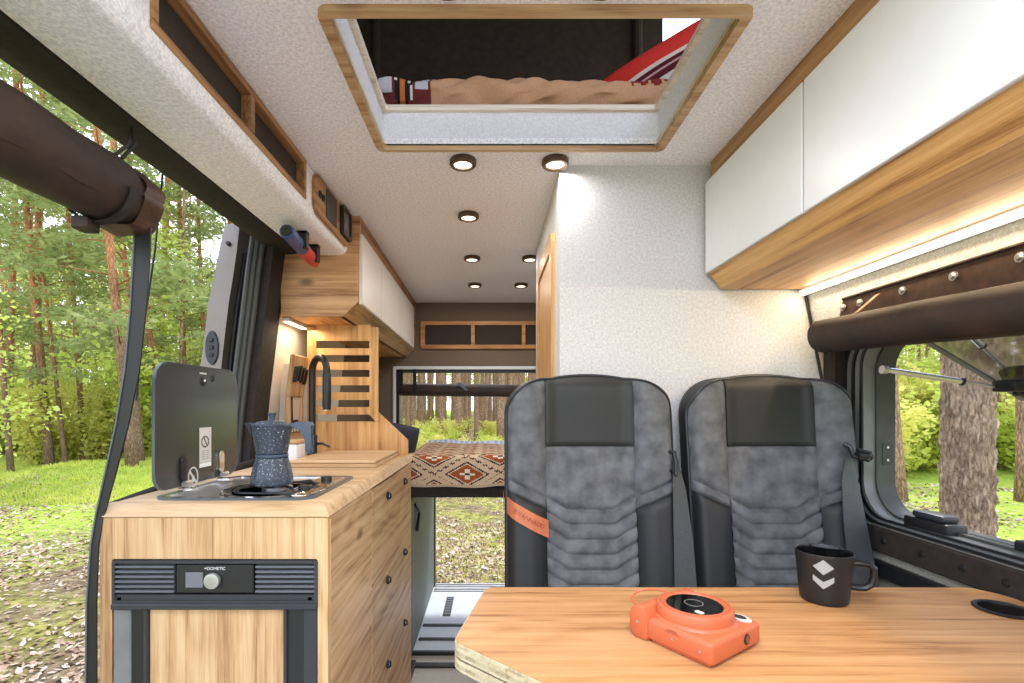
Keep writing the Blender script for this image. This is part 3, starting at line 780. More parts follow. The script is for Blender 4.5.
# the raised lid (leans out a little)
LXb = -.7005
m = MB()
lo = rr(1.040, 1.374, -.178, .097, [.045,.045,.035,.035], 8)
m.prism(lo, 'x', LXb-.006, LXb, .0015, 1)
lid = m.build('lid', M['lid'], t)
MB().ring([(p[0],p[1]) for p in rr(1.0385,1.3755,-.1795,.0985,[.046,.046,.036,.036],8)], rr(1.042,1.372,-.176,.095,[.043,.043,.033,.033],8), 'x', LXb-.0062, LXb-.0002).build('lid_edge', M['lidedge'], lid)
def on_lid(px, py):                       # a point of the lid's face seen at a pixel
    y = -LXb*F/(492-px); return y, Z(py, y)
y1, z1 = on_lid(198, 433); 
def stick_c(u, v):
    if v < .10: return rgb(235,235,232)
    if v < .14: return rgb(190,190,190)
    if .18 < v < .42 and int(v*40) % 2 == 0 and .15 < u < .85 and int(u*9) % 3 != 1: return rgb(120,116,112)
    if .48 < v < .82:
        d = sqrt(((u-.48)*1.0)**2 + ((v-.64)*2.2)**2)
        if .24 < d < .33: return rgb(60,60,64)
        if abs(u-.5+ (v-.64)*1.2) < .05 and d < .3: return rgb(60,60,64)
    return rgb(206,203,198)
ya, za = on_lid(199, 468); yb, zb = on_lid(211, 427)
MB().grid(lambda u, v: (LXb+.0008, ya+(yb-ya)*u, za+(zb-za)*v), 24, 60, stick_c).build('sticker', M['print'], lid)
yc, zc = on_lid(193, 477)
m = MB()
m.ring([(yc+.020*cos(a)*1.0, zc+.024*sin(a)) for a in [2*pi*k/32 for k in range(32)]], [(yc+.0165*cos(a), zc+.0205*sin(a)) for a in [2*pi*k/32 for k in range(32)]], 'x', LXb, LXb+.0008)
m.hull8([(LXb,yc-.014,zc+.012),(LXb,yc-.011,zc+.016),(LXb,yc+.014,zc-.012),(LXb,yc+.011,zc-.016)], [(LXb+.0008,yc-.014,zc+.012),(LXb+.0008,yc-.011,zc+.016),(LXb+.0008,yc+.014,zc-.012),(LXb+.0008,yc+.011,zc-.016)])
m.box(LXb, LXb+.0007, yc-.004, yc+.004, zc-.012, zc+.003); m.build('warning_mark', M['silver'], lid)
ys_, zs_ = on_lid(203, 381)
m = MB().lathe([(0,0),(.011,0),(.010,.003),(.005,.004),(0,.003)], (LXb, ys_, zs_-.002), 20, 'x'); m.build('lid_catch', M['black'], lid)
MB().lathe([(0,0),(.004,0),(.003,.003),(0,.003)], (LXb+.002, ys_, zs_+.001), 12, 'x').build('catch_pin', M['chrome'], lid)
y2_, z2_ = on_lid(212.5, 378.5); MB().lathe([(0,0),(.008,0),(.007,.002),(0,.002)], (LXb, y2_, z2_), 20, 'x').build('lid_plug', M['black'], lid)
y3_, z3_ = on_lid(203, 373.5)
text('THETFORD', .006, 'lettering', M['silver'], lid, (LXb+.0008, y3_, z3_), (pi/2, 0, pi/2)) if False else MB().box(LXb, LXb+.0008, y3_-.014, y3_+.014, z3_-.002, z3_+.002).build('lid_mark', M['silver'], lid)
for px in (182, 220):
    yk = -LXb*F/(492-px)
    m = MB().prism(rr(yk-.010, yk+.010, -.168, -.112, .009), 'x', LXb+.0002, LXb+.006, .0015)
    h_ = m.build('hinge', M['chrome'] if px > 200 else M['black'], lid)
    MB().box(LXb-.006, LXb+.03, yk-.009, yk+.009, zt+.0052, zt+.014, .002).build('hinge_foot', M['chrome'], h_)
    MB().tube([(LXb+.012,yk-.012,-.172),(LXb+.012,yk+.012,-.172)], .006, 12).build('hinge_pin', M['steel'], h_)

# moka pot
t = thing('moka_pot', 'blue speckled moka pot standing on the gas hob', 'coffee pot', (-.505, 1.155, gz))
mx, my, mz = -.497, 1.13, gz+.003
def octa(prof, name, mat, par, n=8, rot=pi/8):
    m = MB(); rows = []
    for r, h in prof:
        rows.append([m.bm.verts.new((mx+r*cos(2*pi*k/n+rot), my+r*sin(2*pi*k/n+rot), mz+h*.96)) for k in range(n)])
    for a, b in zip(rows, rows[1:]):
        for k in range(n): m.bm.faces.new((a[k], a[(k+1)%n], b[(k+1)%n], b[k]))
    m.bm.faces.new(rows[0][::-1]); m.bm.faces.new(rows[-1])
    bmesh.ops.bevel(m.bm, geom=m.bm.edges[:], offset=.0015, segments=1, affect='EDGES')
    return m.build(name, mat, par, ang=25)
octa([(.040,0),(.045,.004),(.0455,.018),(.041,.042),(.035,.062),(.035,.066)], 'boiler', M['speckle'], t)
octa([(.033,.066),(.035,.067),(.035,.073),(.033,.074)], 'collar', M['enamel'], t, 24)
octa([(.0335,.074),(.0345,.080),(.0435,.138),(.045,.140)], 'jug', M['speckle'], t)
octa([(.0455,.140),(.0455,.1425),(.030,.150),(.008,.153)], 'pot_lid', M['speckle'], t)
MB().lathe([(0,.152),(.006,.152),(.0055,.157),(.010,.168),(.009,.1695),(0,.170)], (mx,my,mz-.006), 20).build('lid_knob', M['enamel'], t)
m = MB().hull8([(mx-.040,my-.012,mz+.112),(mx-.040,my+.012,mz+.112),(mx-.038,my+.010,mz+.108),(mx-.038,my-.010,mz+.108)],
               [(mx-.043,my-.018,mz+.1405),(mx-.064,my,mz+.1405),(mx-.062,my+.002,mz+.1405),(mx-.043,my+.018,mz+.1405)]); 
m.build('spout', M['speckle'], t)
m = MB()
m.prism([(mx+.043,mz+.138),(mx+.062,mz+.144),(mx+.089,mz+.143),(mx+.094,mz+.136),(mx+.088,mz+.112),(mx+.089,mz+.09),(mx+.092,mz+.078),(mx+.084,mz+.070),(mx+.078,mz+.078),(mx+.077,mz+.10),(mx+.074,mz+.118),(mx+.066,mz+.127),(mx+.043,mz+.130)], 'y', my-.009, my+.009, .003, 2)
m.build('handle', M['enamel'], t)

# sink cover board, faucet, small box
t = thing('sink_cover', 'thin oak board covering the sink on the worktop', 'board', (-.52, 1.82, -.195))
MB().box(-.655, -.375, 1.61, 2.0, -.183, -.172, .003).build('cover_board', M['oaktop'], t)
MB().box(-.66, -.372, 1.605, 2.005, -.1948, -.183, .002).build('lower_board', M['oakX'], t)
t = thing('kitchen_faucet', 'matt black gooseneck faucet beside the slatted divider', 'faucet', (-.70, 1.93, -.195))
fb = Vector((-.683, 1.90, -.195))
MB().lathe([(.024,0),(.024,.004),(.020,.006),(.0185,.01),(.0185,.085),(.0155,.09)], fb, 24).build('base', M['black'], t)
arc = [fb+Vector((0,0,z)) for z in (.08,.15,.22,.30)]
out = Vector((.72,-.69,0)).normalized()
R = .056
for k in range(1, 15):
    a = pi*k/14; arc.append(fb + Vector((0,0,.325)) + out*(R-R*cos(a)) + Vector((0,0,R*sin(a))))
arc.append(fb + out*2*R + Vector((0,0,.315)))
MB().tube(arc, .0125, 16).build('spout', M['black'], t)
m = MB(); e0 = fb + out*2*R
m.tube([e0+Vector((0,0,.318)), e0+Vector((0,0,.312)), e0+Vector((0,0,.21)), e0+Vector((0,0,.185))], [.0125,.0155,.0155,.0145], 18); m.build('spray_head', M['black'], t)
MB().tube([e0+Vector((0,0,.1855)), e0+Vector((0,0,.182))], .011, 16).build('aerator', M['steel'], t)
MB().tube([fb+Vector((.015,-.005,.055)), fb+Vector((.045,-.02,.058)), fb+Vector((.075,-.025,.045))], [.006,.0045,.004], 10).build('lever', M['black'], t)
t = thing('sponge_box', 'small white box with wooden lid beside the faucet', 'box', (-.69, 1.72, -.195))
MB().box(X(279,1.7), X(299,1.7), 1.68, 1.76, -.1945, -.125, .006, 2).build('box_body', M['white'], t)
MB().box(X(278,1.7), X(300,1.7), 1.677, 1.763, -.124, -.112, .003).build('box_lid', M['oakX'], t)

# slatted divider at the end of the worktop
PY = 2.042
xa, xb, xc, xd = X(313,PY), X(317,PY), X(370,PY), X(378,PY)
top_, zk = .325, -.195
m = MB()
def pz(py): return Z(py, PY)
ys = [(341,348.5),(355.2,362.3),(370,377),(385.3,392.3),(400,407),(414.5,421.5)]
yt = PY-.009; yb_ = PY+.009
edge_r = [(378,327),(378,412),(408,440),(408,460)]
prev = 325
# rails between the gaps as one board pierced by slots
cols = [(xa-.35*0, xb), (xb, xc), (xc, xd)]
def bx(x0,x1,z0,z1): m.box(x0,x1,yt,yb_,z0,z1)
bx(xa-.02, xb, pz(421.5), top_); bx(xc, xd, pz(412), top_)
e = [325]+[v for p in ys for v in p]
for a, b in zip(e[0::2], e[1::2]): bx(xb, xc, pz(b), pz(a))
m.prism([(xa-.02,zk),(X(408,PY),zk),(X(408,PY),pz(440)),(X(385,PY),pz(418.5)),(X(378,PY),pz(421.5)),(xa-.02,pz(421.5))], 'y', yt, yb_)
m.prism([(xc,pz(412)),(xd,pz(412)),(X(385.5,PY),pz(419)),(X(376,PY),pz(421.5)),(xc,pz(414.5))], 'y', yt, yb_)
tag(m.build('slatted_divider', M['ash'], smooth=False), 'slatted wooden divider at the far end of the worktop', 'divider')
# knife rack on the wall
t = thing('wall_rack', 'tall oak rack with black sockets on the wall by the faucet', 'rack', (-.8, 1.93, -.15))
def onw(z): return xl(z)+.002
m = MB()
def wallboard(m, y0, y1, z0, z1, d0, d1):
    m.hull8([(xl(.05)+d0,y0,z0),(xl(.05)+d1,y0,z0),(xl(.05)+d1,y1,z0),(xl(.05)+d0,y1,z0)], [(xl(z1)+d0,y0,z1),(xl(z1)+d1,y0,z1),(xl(z1)+d1,y1,z1),(xl(z1)+d0,y1,z1)], .003)
wallboard(m, 1.885, 2.028, .04, .20, .046, .062); wallboard(m, 1.885, 1.905, -.10, .04, .046, .062); wallboard(m, 2.008, 2.028, -.10, .04, .046, .062); wallboard(m, 1.885, 2.028, -.13, -.10, .046, .062)
m.build('rack_board', M['oakZ'], t)
m = MB(); wallboard(m, 1.905, 2.008, -.10, .04, .046, .050); m.build('rack_back', M['net'], t)
m = MB(); wallboard(m, 1.95, 2.028, -.12, .17, -.01, .046); m.build('rack_mount', M['cream'], t)
for (y, z) in ((1.905,.125),(1.94,.13),(1.97,.125),(2.0,.12)):
    m = MB(); wallboard(m, y-.008, y+.008, z-.03, z+.03, .063, .08); m.build('socket', M['black'], t)
m = MB()
for k in range(4): wallboard(m, 1.905+k*.026, 1.918+k*.026, -.098, -.05, .049, .056)
m.build('rack_comb', M['silver'], t)

# ------------------------------------------------------------------ left rear upper cabinet
CX = -.479
t = thing('rear_wall_cabinet', 'wall cabinet with three warm white doors over the kitchen and bed', 'cabinet', (-.6, 2.5, .333))
zb0, zt0 = .333, CZ-.002
def xc_(y): return CX - .026*(y-1.83)/1.5
y0, y1 = 1.83, 3.345
m = MB().hull8([(xl(zb0)+.012,y0,zb0),(CX-.035,y0,zb0),(CX-.035,y0+.018,zb0),(xl(zb0)+.012,y0+.018,zb0)], [(xl(zt0)+.03,y0,zt0),(CX-.004,y0,zt0),(CX-.004,y0+.018,zt0),(xl(zt0)+.03,y0+.018,zt0)]) if False else MB()
m.prism([(-.772,zb0),(-.545,zb0),(CX-.012,.385),(CX-.006,.62),(CX-.004,zt0),(-.70,zt0),(-.775,.555)], 'y', y0, y0+.018)
m.build('end_panel', M['oakend'], t)
m = MB().hull8([(-.80,y0+.018,zb0),(-.546,y0+.018,zb0),(-.572,y1,zb0),(-.80,y1,zb0)], [(-.80,y0+.018,zb0+.015),(-.546,y0+.018,zb0+.015),(-.572,y1,zb0+.015),(-.80,y1,zb0+.015)])
m.build('bottom_board', M['oaklocker'], t)
m = MB().hull8([(-.559,y0+.017,zb0),(-.545,y0+.017,zb0),(-.571,y1,zb0),(-.585,y1,zb0)], [(CX-.026,y0+.017,.385),(CX-.012,y0+.017,.385),(xc_(y1)-.012,y1,.385),(xc_(y1)-.026,y1,.385)])
m.build('slanted_rail', M['oakY'], t)
m = MB().hull8([(CX-.022,y0+.018,.386),(CX-.012,y0+.018,.386),(xc_(y1)-.012,y1,.386),(xc_(y1)-.022,y1,.386)], [(CX-.022,y0+.018,zt0),(CX-.004,y0,zt0),(xc_(y1)-.004,y1,zt0),(xc_(y1)-.022,y1,zt0)])
m.build('front_frame', M['oakdark'], t)
ds = [1.835, 2.17, 2.66, 3.20]
for a, b in zip(ds, ds[1:]):
    a += .0015; b -= .0015
    MB().hull8([(xc_(a)-.011,a,.377),(xc_(a)+.005,a,.377),(xc_(b)+.005,b,.377),(xc_(b)-.011,b,.377)], [(xc_(a)-.011,a,.635),(xc_(a)+.005,a,.635),(xc_(b)+.005,b,.635),(xc_(b)-.011,b,.635)], .002).build('door', M['whitewarm'], t)
t = thing('led_strip', 'glowing LED strip under the cabinet by the slatted divider', 'light strip', (-.76,1.94,.31))
MB().box(-.775,-.752,1.85,2.03,.318,.3325,.002).build('strip_profile', M['silver'], t)
MB().box(-.773,-.751,1.852,2.028,.3145,.3178).build('strip_diffuser', M['led'], t)
lamps.append(lamp('AREA', 'led_strip_light', (-.73,1.94,.312), .7, (1.0,.78,.5), .02, (0,0,0), .17))

# ------------------------------------------------------------------ rear: shelf frame, net roll, bed, storage
t = thing('rear_shelf', 'long wooden-framed shelf with three compartments on the rear wall', 'shelf', (0, 3.34, .38))
RY = 3.35
x0, x1, zlo, zhi = X(421,RY), .48, Z(349,RY), Z(321.5,RY)
m = MB().ring(rr(x0,x1,zlo,zhi,.02), rr(x0+.028,x1-.028,zlo+.026,zhi-.026,.004), 'y', RY-.02, RY-.0005)
m.build('frame', M['ashX'], t)
MB().box(x0+.02, x1-.02, RY-.004, RY-.0006, zlo+.02, zhi-.02).build('back_panel', M['net'], t)
for px in (473, 523.5):
    MB().box(X(px,RY)-.012, X(px,RY)+.012, RY-.019, RY-.004, zlo+.02, zhi-.02).build('partition', M['ashX'], t)
t = thing('rear_net_blind', 'brown rolled net blind across the rear opening', 'blind', (0, 3.38, .08))
roll_mesh((-.625,3.378,.118), (.64,3.378,.10), .042, .10, seed=2).build('net_roll', M['roll'], t, ang=50)
for px in (402, 415.5):
    m = MB(); xx = X(px,3.36)
    m.box(xx-.012, xx+.012, 3.328, 3.333, .10, OZ1-.012, .001); m.build('strap', M['seal'], t)
m = MB().hull8([(X(456,3.33),3.325,Z(383,3.33)),(X(460,3.33),3.325,Z(382,3.33)),(X(468,3.33),3.325,Z(389.5,3.33)),(X(466,3.33),3.325,Z(391,3.33))], [(X(456,3.33),3.33,Z(383,3.33)),(X(460,3.33),3.33,Z(382,3.33)),(X(468,3.33),3.33,Z(389.5,3.33)),(X(466,3.33),3.33,Z(391,3.33))])
m.build('tie', M['slat'], t)
BF = 2.35
t = thing('rear_bed', 'dark framed raised bed across the rear of the van', 'bed', (0, 2.8, -.43))
MB().box(X(410,BF), .19, BF, BF+.03, Z(497.5,BF), Z(487.5,BF), .002).build('frame_bar', M['seal'], t)
MB().box(X(410,BF), .19, BF+.03, 3.26, -.425, -.385).build('bed_base', M['seal'], t)
MB().box(-.36, .185, BF+.02, 3.25, -.384, -.242, .03, 3).build('mattress', M['white'], t)
for x in (.17,):
    MB().box(x-.015, x+.015, BF+.01, BF+.03, -1.171, -.426).build('leg', M['black'], t)
MB().box(-.39,-.371,2.40,3.26,-.43,-.39).build('side_bracket', M['black'], t)
def blk_f(u, v):
    x = -.405 + .595*u
    s = v*1.06                                  # metres along the cloth, from the lower front hem up and back
    if s < .125: y, z = BF-.012+.004*sin(x*13)*(1-s/.125), -.372 + s
    elif s < .175:
        a = (s-.125)/.05*pi/2; y, z = BF-.012+.032*(1-cos(a)), -.247+.022*sin(a)
    else: y, z = BF+.02+(s-.175), -.225
    z += .004*sin(x*9+s*5)+.003*sin(x*23-s*11)
    if s > .95: z += .012*sin((s-.95)/.11*pi)
    return (x, y, z)
def blk_c(u, v):
    x = -.405 + .595*u; s = v*1.06
    cream = rgb(214,190,160); dk = rgb(58,40,36); rust = rgb(160,84,48); grey = rgb(150,150,156)
    if s > .90: return rgb(170,180,205) if int(x*60) % 2 else rgb(206,212,226)
    if s < .012: return rgb(196,176,150)
    if s < .165:
        best = 9
        for cx, cs in ((-.117,.060),(.193,.060),(-.427,.060),(-.272,.150),(.038,.150),(-.272,-.02),(.038,-.02)):
            d = abs(x-cx)/.105 + abs(s-cs)/.056
            if d < best: best = d; bx_, bs_ = x-cx, s-cs
        if best < .78:
            if best < .5:
                if abs(bx_) < .012 and abs(bs_) < .006: return dk
                if abs(bx_) < .036 and abs(bs_) < .021 and (abs(abs(bx_)-.024) < .012) != (abs(abs(bs_)-.013) < .008): return rgb(232,220,200)
            return rust
        if best < .88: return rgb(226,208,180)
        if best < 1.02: return dk
        if 1.42 < best < 1.60: return dk if int((bx_+2)*70) % 2 else cream
        return cream
    q = (s-.165) % .11
    if q < .014: return rust if int(x*38) % 2 else cream
    if q < .022: return dk
    if q < .05: return cream if abs(((x*9) % 1)-.5)*.056 + .0 < q-.022 else rgb(170,112,80)
    if q < .058: return dk
    if q < .08: return rgb(120,96,88) if int((x+q)*52) % 2 else cream
    return rgb(200,170,140)
o = MB().grid(blk_f, 150, 230, blk_c).build('patterned_blanket', M['vcol'], ang=180)
tag(o, 'patterned blanket with rust diamonds draped over the bed', 'blanket')
o = cushion('bag', .17, .14, .12, None, None, 24, 20).build('cushion', M['navy'], ang=180)
o.location = (X(398,2.5), 2.5, -.225); tag(o, 'dark navy cushion on the bed beside the divider', 'cushion')
o.rotation_euler = (0, radians(12), 0)
t = thing('storage_box', 'grey green storage cabinet under the bed', 'cabinet', (-.6, 2.6, -1.17))
MB().box(-.855, -.378, 2.06, 3.32, -1.171, -.435, .004).build('body', M['boxgrey'], t)
m = MB(); m.tube([(-.376,2.44,-.475),(-.366,2.47,-.505),(-.366,2.52,-.53)], .007, 8)
m.tube([(-.366,2.52,-.53),(-.366,2.44,-.60)], [.007,.010], 8); m.build('latch_handle', M['black'], t)
MB().box(-.378,-.372,3.26,3.32,-1.17,-.435).build('edge_strip', M['rubber'], t)
for z in (-.535,-.87):
    MB().lathe([(0,0),(.010,0),(.012,.012),(.012,.022),(0,.023)], (-.378,2.10,z), 16, 'x').build('latch', M['black'], t)
# floor rails and vent
for y, zr in ((3.28,0),(3.20,0),(2.68,0),(2.52,0)):
    t = thing('floor_rail', {3.28:'rearmost silver track across the floor at the door sill',3.20:'second silver track across the floor, just before the sill',2.68:'narrow black track across the floor before the vent',2.52:'nearest narrow black track across the raised floor'}[y], 'floor rail', (0, y, -1.172))
    w = .028 if y > 3 else .014
    MB().box(-.37, .9, y-w, y+w, -1.1718, -1.166, .002).build('rail_profile', M['steel'] if y > 3 else M['darkgrey'], t)
    MB().box(-.368, .898, y-.007, y+.007, -1.1658, -1.1648).build('rail_slot', M['black'], t)
t = thing('floor_vent', 'dark slotted vent set in the grey floor', 'vent', (X(448,2.95), 2.95, -1.172))
vx = X(448.5,2.94)
MB().box(vx-.022, vx+.022, 2.80, 3.08, -1.1718, -1.168, .001).build('vent_plate', M['black'], t)
m = MB()
for k in range(7): m.box(vx-.015, vx+.015, 2.82+k*.036, 2.84+k*.036, -1.168, -1.1665)
m.build('vent_slots', M['slat'], t)
t = thing('step_frame', 'black angled bar frame at the edge of the raised floor', 'frame', (-.2, 2.2, -1.21))
MB().box(-.365, .35, 2.27, 2.305, -1.1875, -1.176, .002).build('crossbar', M['black'], t)
MB().box(-.376, -.350, 2.12, 2.305, -1.1875, -1.165, .002).build('post', M['black'], t)
MB().box(.33, .35, 2.12, 2.30, -1.1875, -1.17, .002).build('foot', M['black'], t)

# ------------------------------------------------------------------ right: overhead locker, LED, blind
LXd = .61
t = thing('overhead_locker', 'overhead locker with two white doors and oak underside above the window', 'locker', (.76, .5, .336))
ly0, ly1 = -.85, 1.425
MB().hull8([(LXd+.008,ly0,.381),(LXd+.02,ly0,.381),(LXd+.060,ly0,.338),(LXd+.044,ly0,.336)], [(LXd+.008,ly1,.381),(LXd+.02,ly1,.381),(LXd+.060,ly1,.338),(LXd+.044,ly1,.336)]).build('slanted_rail', M['oaklocker'], t)
MB().box(LXd+.046, .908, ly0, ly1, .3362, .349).build('bottom_board', M['oaklocker'], t)
MB().prism([(LXd+.012,.385),(LXd+.044,.349),(.90,.349),(.86,.69),(LXd+.02,.69)], 'y', ly1-.016, ly1).build('end_panel', M['oakdark'], t)
MB().box(LXd+.014, LXd+.028, ly0, ly1, .635, CZ-.001).build('top_rail', M['oakdark'], t)
MB().box(LXd+.02, LXd+.024, ly0, ly1, .38, .64).build('door_backing', M['oakdark'], t)
for a, b in ((ly0, .979), (.985, ly1+.005)):
    MB().box(LXd, LXd+.018, a, b, .3815, .641, .0015).build('door', M['white'], t)
t = thing('window_led_strip', 'long glowing LED strip along the wall under the overhead locker', 'light strip', (.9, .5, .31))
MB().prism([(.888,.3365),(.908,.3365),(.911,.323),(.903,.322)], 'y', -.5, 1.448).build('strip_profile', M['white_edge'], t)
MB().hull8([(.890,-.5,.3345),(.902,-.5,.3225),(.900,-.5,.3215),(.888,-.5,.333)], [(.890,1.447,.3345),(.902,1.447,.3225),(.900,1.447,.3215),(.888,1.447,.333)]).build('strip_diffuser', M['led'], t)
for y in (1.2, .75, .3):
    lamps.append(lamp('AREA', 'led_strip_light', (.893, y, .326), 1.0, (1.0,.78,.50), .012, (0, radians(38), 0), .44))
t = thing('window_blind', 'brown leather roller blind rolled up above the side window', 'blind', (.9, .6, .13))
m = MB(); m.hull8([(.911,-.5,.13),(.911,-.5,.279),(.915,-.5,.279),(.915,-.5,.13)], [(.911,1.335,.17),(.911,1.30,.279),(.915,1.30,.279),(.915,1.335,.17)], .002)
m.build('flap', M['rollflap'], t)
m = MB(); m.tube([(.911,-.5,.280),(.911,1.298,.280)], .004, 8); m.build('flap_piping', M['roll'], t)
rl = roll_mesh((.875,-.5,.098), (.878,1.322,.188), .044, .05, seed=4).build('leather_roll', M['roll'], t, ang=50)
m = MB(); m.grid(lambda u, v: (.875+.004*u+.047*cos(radians(125+110*v)), -.5+1.82*u, .098+.09*u+.047*sin(radians(125+110*v))+.002*sin(u*25)), 40, 10); m.build('outer_turn', M['roll'], t, ang=80)
for y in (1.295, 1.236, 1.107, .985, .86, .735, .61):
    m = MB().lathe([(0,-.006),(.004,-.0065),(.0065,-.003),(.009,-.003),(.0095,0),(0,0)], (.910, y, .258), 18, 'x'); m.build('snap', M['steel'], t)
m = MB().hull8([(.906,1.180,.266),(.906,1.168,.266),(.909,1.168,.266),(.909,1.180,.266)], [(.862,1.190,.224),(.862,1.176,.224),(.866,1.176,.226),(.866,1.190,.226)]); m.build('tie', M['tandark'], t)
# ------------------------------------------------------------------ side window
def yz(y0,y1,z0,z1,r): return rr(y0,y1,z0,z1,r,8)
m = MB().ring(yz(.10,1.425,-.335,.24,.10), yz(.22,1.345,-.285,.185,.09), 'x', 1.0, 1.085)
struct(m.build('window_1', M['frame']))
m = MB()
for k, (d, xx) in enumerate(((.012,.997),(.040,.995),(.072,.994))):
    m.ring(yz(.22-d,1.345+d,-.285-d*.45,.185+d*.4,.075+d*.5), yz(.22-d+.008,1.345+d-.008,-.285-d*.45+.006,.185+d*.4-.006,.075+d*.5-.004), 'x', xx, 1.004)
struct(m.build('window_1_seal', M['black'])); 
m = MB().ring(yz(.214,1.351,-.289,.189,.093), yz(.226,1.339,-.279,.179,.085), 'x', 1.03, 1.08)
struct(m.build('window_1_gasket', M['rubber']))
struct(MB().box(.955, 1.0, 1.405, 1.448, -.335, .2, .008).build('trim_8', M['seal']))
# sill with a black cloth front, lower bar
struct(MB().box(.998, 1.06, -.6, 1.40, -.325, -.305, .004, 2).build('trim_9', M['carpet']))
struct(MB().box(.988, 1.002, -.6, 1.318, -.372, -.308, .004).build('trim_10', M['seal']))
struct(MB().box(.985, 1.001, -.6, 1.30, -.435, -.392, .004).build('trim_11', M['black']))
for y in (1.262, 1.15, 1.05, .96):
    m = MB().lathe([(0,0),(.008,0),(.007,-.003),(0,-.004)], (.988, y, -.338), 14, 'x'); o = m.build('sill_screw', M['black'])
    tag(o, 'small dark screw head on the black sill cloth', 'screw', 'screws along the window sill')
t = thing('window_lock', 'black window lock block standing on the sill corner', 'lock', (1.03,1.17,-.305))
MB().box(1.006,1.055,1.105,1.225,-.3045,-.262,.006,2).build('lock_base', M['black'], t)
MB().box(1.010,1.05,1.12,1.205,-.262,-.246,.006,2).build('lock_handle', M['darkgrey'], t)
t = thing('window_track', 'dark sliding track along the lower window edge', 'track', (1.06,.7,-.29))
MB().box(1.03,1.075,.2,1.10,-.3045,-.285,.003).build('track_base', M['darkgrey'], t)
MB().box(1.045,1.055,.2,1.10,-.285,-.277,.002).build('track_rail', M['lidedge'], t)
MB().box(1.03,1.06,.92,.99,-.285,-.262,.004).build('track_latch', M['black'], t)
t = thing('latch_plate', 'small latch plate with two screws inside the window frame upright', 'latch', (1.058,1.34,-.15))
MB().prism(rr(1.045,1.072,-.155,-.095,.005), 'y', 1.3375, 1.3435, .001).build('plate', M['darkgrey'], t)
for z in (-.108,-.142): MB().lathe([(0,0),(.004,0),(.003,-.002),(0,-.002)], (1.058,1.3372,z), 10, 'y').build('plate_screw', M['steel'], t)
t = thing('awning_window_pane', 'smoked pane of the side window tilted open outwards', 'window', (1.06,.75,.19))
p0, p1 = Vector((1.06,0,.195)), Vector((1.36,0,.018))
nrm = Vector((-(p1-p0).z,0,(p1-p0).x)).normalized()*.006
def pane_pt(y, f, off): 
    q = p0.lerp(p1, f) + nrm*off; return (q.x, y, q.z)
m = MB(); m.hull8([pane_pt(.22,0,0),pane_pt(1.28,0,0),pane_pt(1.28,1,0),pane_pt(.22,1,0)], [pane_pt(.22,0,1),pane_pt(1.28,0,1),pane_pt(1.28,1,1),pane_pt(.22,1,1)])
m.build('glazing', M['tint'], t)
m = MB(); m.hull8([pane_pt(1.268,0,-.4),pane_pt(1.284,0,-.4),pane_pt(1.284,1,-.4),pane_pt(1.268,1,-.4)], [pane_pt(1.268,0,1.4),pane_pt(1.284,0,1.4),pane_pt(1.284,1,1.4),pane_pt(1.268,1,1.4)])
m.hull8([pane_pt(.22,.95,-.4),pane_pt(1.27,.95,-.4),pane_pt(1.27,1,-.4),pane_pt(.22,1,-.4)], [pane_pt(.22,.95,1.4),pane_pt(1.27,.95,1.4),pane_pt(1.27,1,1.4),pane_pt(.22,1,1.4)])
m.build('pane_edge', M['frame'], t)
m = MB(); q = Vector(pane_pt(1.235,.76,-2.2)); m.box(q.x-.03,q.x+.03,q.y-.04,q.y+.02,q.z-.012,q.z+.018,.006,2); m.box(q.x+.0,q.x+.09,q.y-.02,q.y+.0,q.z-.022,q.z-.006,.004)
m.build('pane_latch', M['black'], t)
m = MB(); m.hull8([pane_pt(.22,.18,1.1),pane_pt(1.13,.30,1.1),pane_pt(1.05,.42,1.1),pane_pt(.22,.52,1.1)], [pane_pt(.22,.18,1.3),pane_pt(1.13,.30,1.3),pane_pt(1.05,.42,1.3),pane_pt(.22,.52,1.3)]); m.build('orange_reflection', M['tan'], t)  # reflection in the pane, put in as thin orange and blue sheets
m = MB(); m.hull8([pane_pt(.22,.10,1.1),pane_pt(.93,.16,1.1),pane_pt(.90,.30,1.1),pane_pt(.22,.40,1.1)], [pane_pt(.22,.10,1.32),pane_pt(.93,.16,1.32),pane_pt(.90,.30,1.32),pane_pt(.22,.40,1.32)]); m.build('blue_reflection', M['blue'], t)
t = thing('gas_strut', 'chrome gas strut holding the tilted window pane open', 'strut', (1.02,1.285,.09))
a_, b_ = Vector((1.008,1.285,.096)), q + Vector((-.02,.01,0)); c_ = a_.lerp(b_, .68)
MB().tube([a_, c_], .0075, 14).build('strut_cylinder', M['chrome'], t)
MB().tube([c_, c_.lerp(b_,.06)], .010, 14).build('strut_collar', M['black'], t)
MB().tube([c_, b_], .004, 10).build('strut_rod', M['steel'], t)
MB().tube([a_+Vector((-.006,0,0)), a_+Vector((.006,0,-.001))], .011, 14).build('strut_joint', M['steel'], t)

